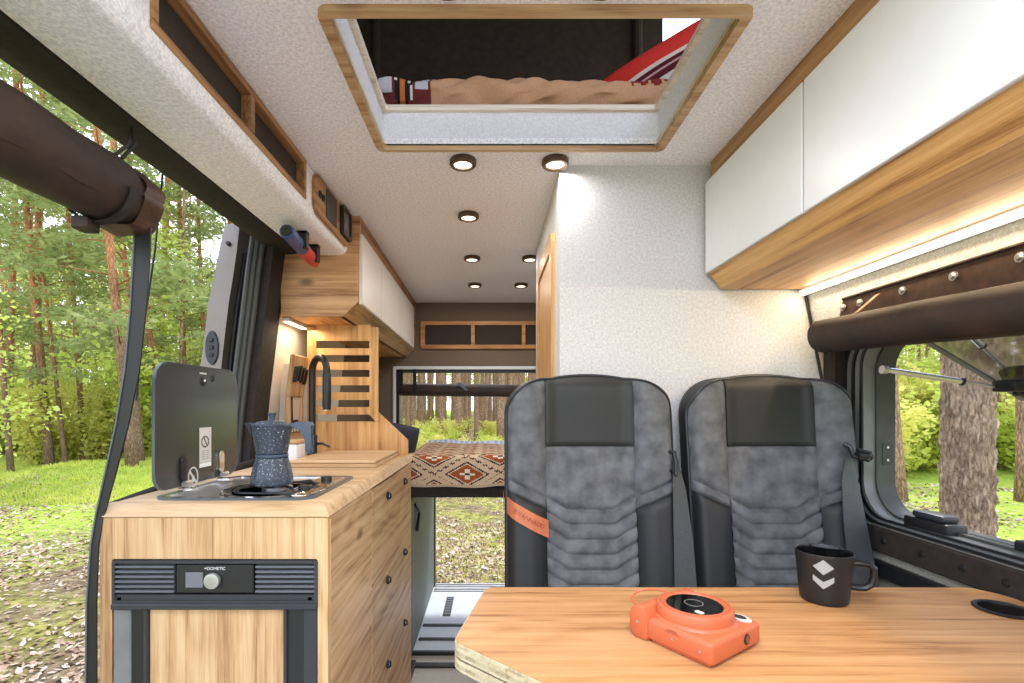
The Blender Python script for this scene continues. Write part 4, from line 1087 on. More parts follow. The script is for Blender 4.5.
# ------------------------------------------------------------------ seats
HW, SXM = .222, .118
YT, ZT, TL = 1.37, .086, .139
def ss(a, b, x):
    k = max(0, min(1, (x-a)/(b-a))); return k*k*(3-2*k)
def top_h(x):
    a = abs(x)
    if a < .10: return -.010*(a/.10)**2
    k = min(1, (a-.10)/(HW-.10)); return -.010 - .105*(1-sqrt(max(0, 1-k**2.3)))
def V(x):                                    # lower edge of the plain centre panel
    a = abs(x); return -.362 + (.036*(a-.062)/.056 if a > .062 else 0)
def bt(x): return -.326 + .048*(abs(x)-SXM)/(HW-SXM)          # top of the slanted strip
HB = -.66
def depth(x, h):
    a = abs(x)
    d = .036*ss(.085, .165, a) - .045*ss(.19, HW+.012, a)**2
    d += .012*ss(-.22, 0, h)*(1-ss(.1, .2, a)) - .03*ss(-.05, .01, h)**2
    return d
def make_seat(cx, label):
    t = thing('passenger_seat', label, 'seat', (cx, 1.45, -1.2))
    def P(x, h, d): return (cx + x, YT + h*TL - d, ZT + h*.99)
    def patch(name, mat, xs, lo, hi, n, groove=.011, ribs=None, gw=.010, par=t):
        m = MB(); x0, x1 = xs; nu = 26
        def f(u, v):
            x = x0 + (x1-x0)*u
            if abs(x1) > SXM+.01 or abs(x0) > SXM+.01:           # crowd columns towards the outer edge
                o = (x0 if abs(x0) > abs(x1) else x1); i_ = (x1 if o == x0 else x0)
                k = sin(u*pi/2) if o == x1 else 1 - sin((1-u)*pi/2); x = x0 + (x1-x0)*k
            l, g = lo(x), hi(x); h = l + (g-l)*v
            ed = min(abs(x-x0), abs(x1-x), abs(h-l), abs(g-h))
            d = depth(x, h) - groove*exp(-(ed/gw)**2*1.5)
            if ribs:
                k = (V(x)-h)/.0385; fr_ = k - flr(k)
                if k > 0: d += .014*(max(0,sin(pi*fr_))**.4 - 1) + .004
            return P(x, h, d)
        m.grid(f, nu, n); return m.build(name, mat, par, ang=180)
    HH = -.193
    patch('headrest_panel', M['leather'], (-SXM, SXM), lambda x: HH, top_h, 24, groove=.006, gw=.006)
    patch('centre_panel', M['suede'], (-SXM, SXM), V, lambda x: HH, 24)
    patch('ribbed_panel', M['suede'], (-SXM, SXM), lambda x: HB, V, 110, ribs=True, gw=.005)
    for s in (-1, 1):
        xs = (-HW, -SXM) if s < 0 else (SXM, HW)
        patch('upper_bolster', M['suede'], xs, bt, top_h, 40)
        patch('slanted_strip', M['suede'], xs, lambda x: bt(x)-.030, bt, 8, gw=.006)
        patch('side_panel', M['leather'], xs, lambda x: HB, lambda x: bt(x)-.030, 30)
    # side and back shell following the outline
    xs = [-HW+ (2*HW)*k/60 for k in range(61)]
    xs = [HW*sin((k/60-.5)*pi) for k in range(61)]
    ol = [(-HW, HB)] + [(x, top_h(x)) for x in xs] + [(HW, HB)]
    m = MB()
    rings = []
    for d, g in ((None, 0), (-.02, .006), (-.04, .006), (-.060, -.004), (-.070, -.03)):
        row = []
        for x, h in ol:
            dd = depth(x, h)-.005 if d is None else d
            row.append(m.bm.verts.new(P(x*(1+g/HW), h + (g if h > HB+.01 else 0), dd)))
        rings.append(row)
    for a, b in zip(rings, rings[1:]):
        for k in range(len(a)-1): m.bm.faces.new((a[k], a[k+1], b[k+1], b[k]))
    m.bm.faces.new(rings[-1])
    m.build('backrest_shell', M['leather'], t, ang=60)
    m = MB(); m.tube([P(x, h+.001, depth(x,h)-.006) for x, h in ol], .0032, 6); m.build('piping', M['darkgrey'], t)
    MB().box(cx-.215, cx+.215, .95, 1.34, -.80, -.655, .04, 4).build('seat_cushion', M['suede'], t)
    MB().box(cx-.17, cx+.17, 1.0, 1.40, -1.1875, -.80, .01).build('seat_base', M['black'], t)
    return t
seat1 = make_seat(.262, 'grey suede passenger seat nearer the kitchen, with a tan leather strap')
seat2 = make_seat(.748, 'grey suede passenger seat beside the window, behind the black mug')
def ribbon(m, a, b, th=.003, y=.002):
    for (p, q), (r, s_) in zip(zip(a, b), list(zip(a, b))[1:]):
        m.hull8([p, q, (q[0],q[1]+th,q[2]), (p[0],p[1]+th,p[2])], [r, s_, (s_[0],s_[1]+th,s_[2]), (r[0],r[1]+th,r[2])])
    return m
def px3(px, py, Y): return (X(px,Y), Y, Z(py,Y))
# left seat's belt
b1 = MB(); ribbon(b1, [px3(673,458,1.30),px3(673,485,1.285),px3(674,540,1.265),px3(675,600,1.24),px3(676,680,1.2)], [px3(677,456,1.31),px3(686,490,1.29),px3(693,540,1.27),px3(698,600,1.245),px3(702,680,1.2)])
b1.build('seat_belt', M['belt'], seat1)
m = MB(); m.tube([px3(669,452,1.31), px3(674,452,1.30), px3(676,462,1.295), px3(676,475,1.29), px3(671,470,1.30)], .006, 8); m.build('belt_guide', M['black'], seat1)
b2 = MB(); ribbon(b2, [px3(847,452,1.29),px3(842,480,1.27),px3(844,520,1.25),px3(848,560,1.235),px3(852,620,1.2)], [px3(851,450,1.30),px3(858,480,1.29),px3(866,520,1.275),px3(874,560,1.25),px3(884,620,1.2)])
b2.build('seat_belt', M['belt'], seat2)
m = MB(); m.tube([px3(844,444,1.30), px3(850,447,1.29), px3(853,456,1.285), px3(868,460,1.28), px3(870,453,1.28), px3(857,450,1.285)], .006, 8)
m.tube([px3(857,456,1.28), px3(870,457,1.285)], .010, 8); m.build('belt_guide', M['black'], seat2)
# tan leather strap round the left seat's side
t = thing('leather_strap', 'orange tan leather strap wrapped round the seat side', 'strap', (.1, 1.28, -.25))
def seatP(cx, x, h, d): return Vector((cx + x, YT + h*TL - d, ZT + h*.99))
SC1 = .262
def st_f(u, v):
    x = -HW-.003 + (HW-SXM+.006)*u
    hc = -.345 - .062*u; h = hc + .0225 - .045*v
    d = max(depth(max(x,-HW+.002), h), -.02) + .005
    if u < .1: d -= .02*(1-u/.1)**2
    return tuple(seatP(SC1, x, h, d))
m = MB().grid(st_f, 30, 6); m.build('strap_band', M['tan'], t, ang=180)
m = MB().grid(lambda u, v: tuple(seatP(SC1, -HW-.0085, -.345+.0225-.045*v, -.015-.075*u)), 8, 4); m.build('strap_return', M['tan'], t)
uu = [.30 + .09*i for i in range(7)]
for chv, u in zip('VANNADO', uu):
    p = Vector(st_f(u, .5)); p2 = Vector(st_f(u+.02, .5)); p3 = Vector(st_f(u, .4))
    ex = (p2-p).normalized(); ez = (p3-p); ez = (ez - ex*ez.dot(ex)).normalized(); ey = ez.cross(ex)
    rot = Matrix((ex, ez, ex.cross(ez))).transposed().to_euler()
    text(chv, .017, 'lettering', M['tandark'], t, p + ex.cross(ez)*.0006, rot, extrude=.0005)
p = Vector(st_f(.2, .5)); p2 = Vector(st_f(.22, .5)); p3 = Vector(st_f(.2, .4))
ex = (p2-p).normalized(); ez = (p3-p); ez = (ez - ex*ez.dot(ex)).normalized(); en = ex.cross(ez)
m = MB()
for pts in ([(-.005,.003),(0,.008),(.005,.003),(0,-.001)], [(-.005,.001),(0,-.003),(.005,.001),(.005,-.003),(0,-.007),(-.005,-.003)]):
    a = [p + ex*x + ez*z + en*.0006 for x, z in pts]; b = [q_ + en*.0005 for q_ in a]
    va = [m.bm.verts.new(q_) for q_ in a]; vb = [m.bm.verts.new(q_) for q_ in b]; n_ = len(a)
    m.bm.faces.new(va[::-1]); m.bm.faces.new(vb)
    for i in range(n_): m.bm.faces.new((va[i], va[(i+1)%n_], vb[(i+1)%n_], vb[i]))
m.build('emblem', M['tandark'], t)

# ------------------------------------------------------------------ table and what stands on it
TZ = -.36
t = thing('dining_table', 'oak dining table with plywood edge before the passenger seats', 'table', (.5, .75, -1.2))
def round_poly(pts, r, n=5):
    out = []
    for i, p in enumerate(pts):
        a = Vector(pts[i-1]); b = Vector(p); c = Vector(pts[(i+1) % len(pts)])
        da = (a-b).normalized(); dc = (c-b).normalized()
        for k in range(n+1):
            f = k/n; q0 = b + da*r*(1-f); q1 = b + dc*r*f
            w0 = b + da*r; w1 = b + dc*r
            q = w0*(1-f)**2 + b*2*f*(1-f) + w1*f*f; out.append((q.x, q.y))
    return out
tp_ = round_poly([(-.012,1.0),(-.061,.768),(.23,.50),(.984,.46),(.984,.955),(.955,1.0)], .018)
tq_ = round_poly([(-.011,.999),(-.058,.770),(.23,.503),(.982,.463),(.982,.953),(.953,.998)], .017)
MB().prism(tp_, 'z', TZ-.0215, TZ-.0012, .0012).build('upper_slab', M['ply'], t)
MB().prism(tq_, 'z', TZ-.0013, TZ).build('table_top', M['table'], t)
MB().prism(tq_, 'z', TZ-.0245, TZ-.0215).build('groove', M['black'], t)
MB().prism(tp_, 'z', TZ-.041, TZ-.0245, .0012).build('lower_slab', M['ply'], t)
MB().lathe([(.04,-1.1875),(.04,-.41)], (.55,.72,0), 24).build('leg', M['black'], t)
MB().lathe([(0,-1.1875),(.14,-1.1875),(.13,-1.205),(0,-1.203)], (.55,.72,0), 32).build('foot', M['black'], t)
t = thing('cup_holder', 'black recessed cup holder in the table top by the wall', 'cup holder', (.90,.88,TZ))
c3 = (.905,.885,TZ)
MB().lathe([(.034,.0008),(.041,.0005),(.042,.003),(.040,.0045),(.034,.0035)], c3, 40, close=True).build('rim', M['black'], t)
MB().lathe([(0,.0006),(.0345,.0006),(.0345,.0012),(0,.0010)], c3, 32).build('well', M['mugin'], t)
# mug
mc = Vector((.6195,.933,TZ))
t = thing('coffee_mug', 'matt black coffee mug with silver emblem on the table', 'mug', mc)
prof = [(0,.001),(.036,.001),(.0395,.0005),(.042,.004)] + [(.0425+.0085*(k/12), .006+.085*k/12) for k in range(13)] + [(.0507,.0925),(.0497,.0928)]
prof = [(r*.93, h) for r, h in prof]
m = MB()
pr_ = prof[1:] + [(.0448,.0905)]
rg = []
for r, h in pr_: rg.append([m.bm.verts.new((mc.x+r*cos(2*pi*k/48), mc.y+r*sin(2*pi*k/48), mc.z+h)) for k in range(48)])
for a, b in zip(rg, rg[1:]):
    for k in range(48): m.bm.faces.new((a[k], a[(k+1)%48], b[(k+1)%48], b[k]))
m.bm.faces.new(rg[0][::-1]); m.build('body', M['mug'], t)
m = MB()
rg = []
for r, h in [(.0453,.0918),(.0445,.088),(.041,.05),(.037,.014),(.030,.008),(.0005,.007)]: rg.append([m.bm.verts.new((mc.x+r*cos(2*pi*k/48), mc.y+r*sin(2*pi*k/48), mc.z+h)) for k in range(48)])
for a, b in zip(rg, rg[1:]):
    for k in range(48): m.bm.faces.new((a[(k+1)%48], a[k], b[k], b[(k+1)%48]))
m.build('inside_glaze', M['mugin'], t, fix=False)
hd = Vector((.93,-.36,0)).normalized()
m = MB()
hp = [(.043,.074),(.058,.075),(.070,.074),(.077,.068),(.077,.052),(.073,.038),(.064,.031),(.052,.030),(.039,.031)]
m.tube([mc + hd*a + Vector((0,0,b)) for a, b in hp], [.006,.0058,.0058,.006,.006,.006,.006,.006,.0065], 12, sx=1.2); m.build('handle', M['mug'], t)
phi = math.atan2(-mc.y, -mc.x) - .02
def on_mug(u, w, lift):
    h = .060 + w; r = (.0425+.0085*((h-.006)/.085))*.93 + lift
    a = phi + u/r; return (mc.x + r*cos(a), mc.y + r*sin(a), mc.z + h)
def mug_patch(m, f, nu=10, nv=6):
    m.grid(lambda u, v: on_mug(*f(u, v), .0006), nu, nv)
m = MB()
def dia(u, v):
    # diamond as a sheared square
    return (.0165*(u - v), .0165 + .0138*(u + v - 1) -.004)
mug_patch(m, dia, 8, 8)
def chl(u, v): return (-.0165*(1-u), -.0116+.0 -.0100*u*1.0 + .0*v + (-.0100*v) + .0045*(1-u)*0)
mug_patch(m, lambda u, v: (-.0165*(1-u), -.0005 - .0105*u - (.0098+.0035*u)*v - .003), 8, 4)
mug_patch(m, lambda u, v: (.0165*(1-u), -.0005 - .0105*u - (.0098+.0035*u)*v - .003), 8, 4)
m.build('emblem', M['emblem'], t, fix=False)

# instant camera lying on its back
t = thing('instant_camera', 'terracotta orange instant camera lying lens up on the table', 'camera', (0,0,0))
A_, B_, CH = .0600, .0575, .0365
m = MB().box(-A_, A_-.006, -B_, B_, .003, CH, .006, 3); body = m.build('body', M['orange'], t)
m = MB()
gp = [(A_-.030, CH-.001)] + [(A_-.018+.018*cos(radians(a)), .035+.017*sin(radians(a))) for a in range(110, -5, -12)] + [(A_, .008),(A_-.008,.0005),(A_-.026,.0005),(A_-.030,.006)]
m.prism(gp, 'y', -B_+.0, B_+.0025, .003, 2); m.build('grip', M['orange'], t)
MB().box(-A_+.006, A_-.032, -B_+.006, B_-.004, .0003, .004, .001).build('back_plate', M['orange'], t)
MB().lathe([(0,CH-.001),(.0535,CH-.001),(.052,CH+.002),(.049,CH+.004),(.049,CH+.017),(.0475,CH+.0195),(.0445,CH+.0202),(.044,CH+.0190),(.042,CH+.0190),(.0415,CH+.0206),(.038,CH+.0206),(.0365,CH+.0185),(0,CH+.0185)], (0,0,0), 56).build('lens_barrel', M['orange'], t)
L_ = MB().lathe([(0,CH+.0186),(.0362,CH+.0186),(.0355,CH+.0194),(.016,CH+.0197),(0,CH+.0198)], (0,0,0), 48).build('lens_cover', M['mugin'], t)
MB().lathe([(.011,CH+.0199),(.0125,CH+.0199),(.0125,CH+.0202),(.011,CH+.0202)], (.002,-.002,0), 28, close=True).build('lens_ring', M['steel'], t)
MB().prism(rr(-.026,-.014,.016,.024,.003), 'z', CH+.0192, CH+.0200).build('lens_window', M['silver'], t)
m = MB()
n_ = 28
m.prism([(-.038+.016*cos(2*pi*k/n_), -.044+.0095*sin(2*pi*k/n_)) for k in range(n_)], 'z', CH-.001, CH+.0022, .001); m.build('viewfinder', M['silver'], t)
m = MB(); m.prism([(-.038+.009*cos(2*pi*k/n_), -.044+.0055*sin(2*pi*k/n_)) for k in range(n_)], 'z', CH+.0022, CH+.0028); m.build('viewfinder_window', M['lid'], t)
m = MB(); m.prism([(-.020+.006*cos(2*pi*k/n_), .021+.0085*sin(2*pi*k/n_)) for k in range(n_)], 'x', -A_-.0012, -A_+.001, .0005); m.build('side_port', M['black'], t)
m = MB(); m.prism([(-.020+.003*cos(2*pi*k/n_), .021+.005*sin(2*pi*k/n_)) for k in range(n_)], 'x', -A_-.0016, -A_-.0011); m.build('port_screw', M['tandark'], t)
for x, z in ((-.044,.020),(-.006,.021),(.046,.026)):
    MB().lathe([(0,B_-.001),(.0022,B_-.001),(.002,B_+.0008+(.0025 if x > .04 else 0)),(0,B_+.0006+(.0025 if x > .04 else 0))], (x,0,z), 12, 'y').build('screw', M['steel'], t)
m = MB()
for k, (a, b) in enumerate(((-.018,.006),(-.014,.004),(-.012,.001))): m.box(a,b,B_-.0005,B_+.0003,.028+k*.0022,.0288+k*.0022)
m.build('fine_print', M['tandark'], t)
m = MB()
lp = [(A_-.006,-.040,.036),(A_+.018,-.046,.036),(A_+.042,-.038,.034),(A_+.054,-.022,.027),(A_+.050,-.008,.018),(A_+.022,-.010,.010),(A_-.004,-.022,.012)]
def smooth_path(p, n=8):
    P_ = [Vector(q) for q in p]; out = []
    for i in range(len(P_)-1):
        a = P_[max(i-1,0)]; b = P_[i]; c = P_[i+1]; d = P_[min(i+2,len(P_)-1)]
        for k in range(n):
            f = k/n; out.append(.5*((2*b)+(c-a)*f+(2*a-5*b+4*c-d)*f*f+(3*b-a-3*c+d)*f**3))
    return out + [P_[-1]]
m.tube(smooth_path(lp), .0018, 8); m.build('wrist_strap', M['orange'], t)
t.rotation_euler = (0, 0, radians(125)); t.location = (.3135, .775, TZ); t.scale = (1.16, 1.14, .98)

# ------------------------------------------------------------------ outside: open sliding door
GZ = -1.69
t = thing('sliding_door', 'open taupe grey sliding door of the van slid back outside', 'door', (-1.08, 2.5, -1.3))
SO = [(.72,-1.015),(.55,-1.045),(.40,-1.078),(.22,-1.098),(.03,-1.130),(-.13,-1.150),(-.5,-1.165),(-1.3,-1.165)]
SI = [(.72,-.955),(.55,-.975),(.40,-1.0),(.22,-1.022),(.03,-1.04),(-.13,-1.045),(-.5,-1.06),(-1.3,-1.06)]
so = lambda z: lerp_tab(SO, z); si = lambda z: lerp_tab(SI, z)
zs = [.70 - 2.0*k/20 for k in range(21)]
m = MB().prism([(so(z), z) for z in zs] + [(si(z), z) for z in zs[::-1]], 'y', 1.9, 3.2, .012, 2); m.build('door_shell', M['paint'], t)
m = MB().prism([(si(z)-.01, z) for z in zs[2:]] + [(si(z)+.012, z) for z in zs[2:][::-1]], 'y', 2.02, 3.1, .012, 2); m.build('door_lining', M['doorin'], t)
m = MB(); m.tube([(si(z)+.004, 1.955, z) for z in zs[1:]], .010, 8); m.build('door_gasket', M['black'], t)
m = MB(); m.tube([(si(z)+.012, 2.24+.02*sin(z*6), z) for z in zs[3:]], .022, 10); m.build('door_rib', M['paint'], t)
m = MB().prism([((so(.2)+si(.2))/2+.024*cos(2*pi*k/28), .225+.065*sin(2*pi*k/28)) for k in range(28)], 'y', 1.893, 1.902, .002); h_ = m.build('lock_plate', M['darkgrey'], t)
m = MB()
for k in range(3): m.box((so(.2)+si(.2))/2-.008, (so(.2)+si(.2))/2+.008, 1.889, 1.894, .19+.028*k, .205+.028*k, .002)
m.build('lock_slot', M['black'], h_)
m = MB().box(si(.5)-.02, si(.5)+.05, 2.0, 2.12, .46, .56, .02, 2); m.build('roller_bracket', M['darkgrey'], t)
m = MB(); m.tube([(si(.4)+.02,2.05,.44),(si(.2)+.02,2.045,.20)], .012, 8); m.build('bracket_rod', M['rubber'], t)
for z in (.62, -.02):
    MB().lathe([(0,1.888),(.008,1.89),(.009,1.902)], ((so(z)+si(z))/2, 0, z), 12, 'y').build('bumper', M['black'], t)

# ------------------------------------------------------------------ forest floor
def gh(x, y):
    d = sqrt(x*x + y*y); k = ss(4, 16, d)
    h = GZ + k*(.10*sin(x*.31+1)*cos(y*.27) + .07*sin(x*.9+y*.7)) + ss(25, 80, d)*1.0
    h += .45*exp(-(((x+9.4)/1.3)**2 + ((y-11.2)/1.3)**2))*0.8
    return h
def ground_mat():
    m, nt, b = new_mat('forest floor'); L = nt.links.new
    tc = N(nt, 'ShaderNodeTexCoord')
    n1 = N(nt, 'ShaderNodeTexNoise', Scale=1.3, Detail=6.0, Roughness=0.62); L(tc.outputs['Object'], n1.inputs['Vector'])
    n2 = N(nt, 'ShaderNodeTexNoise', Scale=9.0, Detail=8.0, Roughness=0.75); L(tc.outputs['Object'], n2.inputs['Vector'])
    n3 = N(nt, 'ShaderNodeTexNoise', Scale=0.13, Detail=2.0); L(tc.outputs['Object'], n3.inputs['Vector'])
    soil = ramp(nt, [(0.36, rgb(70,58,46)), (0.5, rgb(118,102,78)), (0.64, rgb(158,140,112))]); L(n2.outputs['Fac'], soil.inputs['Fac'])
    moss = ramp(nt, [(0.34, rgb(86,84,46)), (0.5, rgb(130,128,66)), (0.66, rgb(172,166,94))]); L(n2.outputs['Fac'], moss.inputs['Fac'])
    green = ramp(nt, [(0.32, rgb(112,134,52)), (0.5, rgb(152,172,70)), (0.68, rgb(186,200,96))]); L(n2.outputs['Fac'], green.inputs['Fac'])
    f1 = ramp(nt, [(0.46, (0,0,0,1)), (0.60, (1,1,1,1))]); L(n1.outputs['Fac'], f1.inputs['Fac'])
    near = mixc(nt, soil.outputs[0], moss.outputs[0], f1.outputs[0])
    # meadow-green clearing farther off
    sep = N(nt, 'ShaderNodeVectorMath', operation='LENGTH'); L(tc.outputs['Object'], sep.inputs[0])
    wob = N(nt, 'ShaderNodeMath', operation='MULTIPLY_ADD'); L(n1.outputs['Fac'], wob.inputs[0]); wob.inputs[1].default_value = 4.0; L(sep.outputs['Value'], wob.inputs[2])
    mr = N(nt, 'ShaderNodeMapRange'); mr.inputs['From Min'].default_value = 9.0; mr.inputs['From Max'].default_value = 11.5; L(wob.outputs[0], mr.inputs['Value'])
    sg = N(nt, 'ShaderNodeSeparateXYZ'); L(tc.outputs['Object'], sg.inputs[0])
    ag = N(nt, 'ShaderNodeMath', operation='ABSOLUTE'); L(sg.outputs['X'], ag.inputs[0])
    mg = N(nt, 'ShaderNodeMapRange'); mg.inputs['From Min'].default_value = 2.6; mg.inputs['From Max'].default_value = 4.6; L(ag.outputs[0], mg.inputs['Value'])
    gm = N(nt, 'ShaderNodeMath', operation='MULTIPLY'); L(mr.outputs[0], gm.inputs[0]); L(mg.outputs[0], gm.inputs[1])
    c = mixc(nt, near, green.outputs[0], gm.outputs[0])
    # unseen pale gravel around the van, made up for neutral bounce light
    sy = N(nt, 'ShaderNodeSeparateXYZ'); L(tc.outputs['Object'], sy.inputs[0])
    ax = N(nt, 'ShaderNodeMath', operation='ABSOLUTE'); L(sy.outputs['X'], ax.inputs[0])
    wx = N(nt, 'ShaderNodeMath', operation='MULTIPLY_ADD'); L(n1.outputs['Fac'], wx.inputs[0]); wx.inputs[1].default_value = 1.2; L(ax.outputs[0], wx.inputs[2])
    m1 = N(nt, 'ShaderNodeMapRange'); m1.inputs['From Min'].default_value = 1.9; m1.inputs['From Max'].default_value = 2.3; m1.inputs['To Min'].default_value = 1.0; m1.inputs['To Max'].default_value = 0.0; L(wx.outputs[0], m1.inputs['Value'])
    m2 = N(nt, 'ShaderNodeMapRange'); m2.inputs['From Min'].default_value = 2.0; m2.inputs['From Max'].default_value = 3.0; m2.inputs['To Min'].default_value = 1.0; m2.inputs['To Max'].default_value = 0.0; L(sy.outputs['Y'], m2.inputs['Value'])
    mm = N(nt, 'ShaderNodeMath', operation='MULTIPLY'); L(m1.outputs[0], mm.inputs[0]); L(m2.outputs[0], mm.inputs[1])
    grav_bounce = ramp(nt, [(0.35, rgb(150,148,146)), (0.65, rgb(196,194,192))]); L(n2.outputs['Fac'], grav_bounce.inputs['Fac'])
    c = mixc(nt, c, grav_bounce.outputs[0], mm.outputs[0])
    # dry leaves
    vo = N(nt, 'ShaderNodeTexVoronoi', Scale=16.0); vo.inputs['Randomness'].default_value = 1.0
    wv = N(nt, 'ShaderNodeVectorMath', operation='MULTIPLY_ADD'); L(n2.outputs['Color'], wv.inputs[0]); wv.inputs[1].default_value = (.09,)*3; L(tc.outputs['Object'], wv.inputs[2]); L(wv.outputs[0], vo.inputs['Vector'])
    lf = ramp(nt, [(0.22, (1,1,1,1)), (0.30, (0,0,0,1))]); L(vo.outputs['Distance'], lf.inputs['Fac'])
    lc = ramp(nt, [(0.2, rgb(128,102,78)), (0.55, rgb(176,152,130)), (0.9, rgb(212,198,184))])
    sx = N(nt, 'ShaderNodeSeparateColor'); L(vo.outputs['Color'], sx.inputs[0]); L(sx.outputs[0], lc.inputs['Fac'])
    pr = ramp(nt, [(0.40, (.15,.15,.15,1)), (0.62, (1,1,1,1))])
    n4 = N(nt, 'ShaderNodeTexNoise', Scale=0.8, Detail=3.0); L(tc.outputs['Object'], n4.inputs['Vector']); L(n4.outputs['Fac'], pr.inputs['Fac'])
    fm = N(nt, 'ShaderNodeMath', operation='MULTIPLY'); L(lf.outputs[0], fm.inputs[0]); L(pr.outputs[0], fm.inputs[1])
    inv = N(nt, 'ShaderNodeMath', operation='MULTIPLY_ADD'); L(mr.outputs[0], inv.inputs[0]); inv.inputs[1].default_value = -.8; inv.inputs[2].default_value = 1.0
    fm2 = N(nt, 'ShaderNodeMath', operation='MULTIPLY'); L(fm.outputs[0], fm2.inputs[0]); L(inv.outputs[0], fm2.inputs[1])
    c = mixc(nt, c, lc.outputs[0], fm2.outputs[0])
    L(c, b.inputs['Base Color']); b.inputs['Roughness'].default_value = 1.0; b.inputs['Specular IOR Level'].default_value = 0.05
    bp = N(nt, 'ShaderNodeBump', Strength=0.6, Distance=0.04); L(n2.outputs['Fac'], bp.inputs['Height']); L(bp.outputs[0], b.inputs['Normal'])
    return m
import numpy as np
def mesh_np(name, verts, faces, mat):
    me = bpy.data.meshes.new(name); nv, nf, k = len(verts), len(faces), faces.shape[1]
    me.vertices.add(nv); me.vertices.foreach_set('co', np.asarray(verts, np.float32).ravel())
    me.loops.add(nf*k); me.loops.foreach_set('vertex_index', faces.astype(np.int32).ravel())
    me.polygons.add(nf); me.polygons.foreach_set('loop_start', np.arange(0, nf*k, k, dtype=np.int32)); me.polygons.foreach_set('loop_total', np.full(nf, k, np.int32))
    me.update(calc_edges=True); me.materials.append(mat); return me
def link(name, me, parent=None, loc=(0,0,0)):
    o = bpy.data.objects.new(name, me); COL.objects.link(o); o.location = loc
    if parent is not None: o.parent = parent
    return o
NG = 130
def gx(k): f = (k/NG-.5)*2; return 90*(abs(f)**1.8)*(1 if f > 0 else -1)
m = MB(); m.grid(lambda u, v: (gx(u*NG), gx(v*NG)+10, gh(gx(u*NG), gx(v*NG)+10)), NG, NG)
o = m.build('ground', ground_mat(), ang=180); struct(o); o.name = 'ground'
o.data.update()
# put the ground's texture space at the van (origin moved there)
dz_ = Vector(o.location); 
for v in o.data.vertices: v.co += dz_
o.location = (0,0,0)
rng = np.random.default_rng(5)
def leaf_cloud(centers, radii, n, size, elong=1.8, flat=.5, droop=0.0, seed=0):
    r = np.random.default_rng(seed)
    centers = np.asarray(centers, float); radii = np.asarray(radii, float)
    idx = r.choice(len(centers), n, p=radii**2/np.sum(radii**2))
    d = r.normal(size=(n,3)); d /= np.linalg.norm(d, axis=1)[:,None]; d *= (r.random(n)**.45)[:,None]
    d[:,2] *= flat
    c = centers[idx] + d*radii[idx][:,None]
    a = r.normal(size=(n,3)); a[:,2] = a[:,2]*.5 - droop; a /= np.linalg.norm(a, axis=1)[:,None]
    q = r.normal(size=(n,3)); q[:,2] += .8; b = np.cross(a, q); b /= (np.linalg.norm(b, axis=1)[:,None]+1e-9)
    s = size*(.6+.8*r.random(n))[:,None]
    l, w = a*s*elong*.5, b*s*.5
    v = np.stack([c-l, c+w-l*.1, c+l, c-w-l*.1], 1).reshape(-1,3)
    f = np.arange(n*4).reshape(n,4)
    return v, f
BARK_P = bark('pine bark', rgb(164,138,114), rgb(226,156,110), 2.5)
BARK_D = bark('grey brown bark', rgb(190,158,130), rgb(212,168,132), 4.0)
BARK_BIG = bark('rough thick bark', rgb(196,172,146), rgb(196,172,146), 8.0, 1.2)
LF_PINE = leafmat('pine needles', rgb(124,138,84), rgb(184,192,130), .45)
LF_GREEN = leafmat('spring leaves', rgb(166,184,76), rgb(228,232,140), .55)
LF_BUSH = leafmat('bright undergrowth leaves', rgb(150,172,60), rgb(220,224,118), .55)
LF_YEL = leafmat('yellow green undergrowth', rgb(184,186,84), rgb(232,226,136), .55)
def trunk_mesh(name, hgt, r0, r1, mat, seed, branches=10, z0=3.0, n=10, lean=0.0, blen=1.3):
    R_ = random.Random(seed); m = MB()
    k = 14; path = []; rs = []
    for i in range(k+1):
        f = i/k; path.append((.10*sin(f*5+seed)*f + lean*f*hgt, .10*cos(f*4+seed*2)*f, -.25 + (hgt+.25)*f))
        rs.append((r0*(1-f)+r1*f)*(1+.25*max(0,1-f*16)))
    m.tube(path, rs, n)
    tips = []
    for b in range(branches):
        f = z0/hgt + (1-z0/hgt)*(b+R_.random())/branches; f = min(f, .98)
        p = Vector(path[int(f*k)]).lerp(Vector(path[min(k,int(f*k)+1)]), f*k-int(f*k))
        a = R_.random()*2*pi; l = blen*(.5+R_.random()) * (1.15-.55*f)
        d = Vector((cos(a), sin(a), .15+.25*R_.random()))
        q1 = p + d*l*.5; q2 = p + d*l + Vector((0,0,-.1*l))
        m.tube([p, q1, q2], [r0*.16*(1.1-f)+.008, .012, .006], 5)
        tips.append((q2, l)); tips.append((q1.lerp(q2,.4), l*.8))
    return m, tips
def finish(mb, name, mat):
    bmesh.ops.recalc_face_normals(mb.bm, faces=mb.bm.faces)
    me = bpy.data.meshes.new(name); mb.bm.to_mesh(me); mb.bm.free(); me.materials.append(mat)
    me.polygons.foreach_set('use_smooth', [True]*len(me.polygons)); return me
tree_src = []
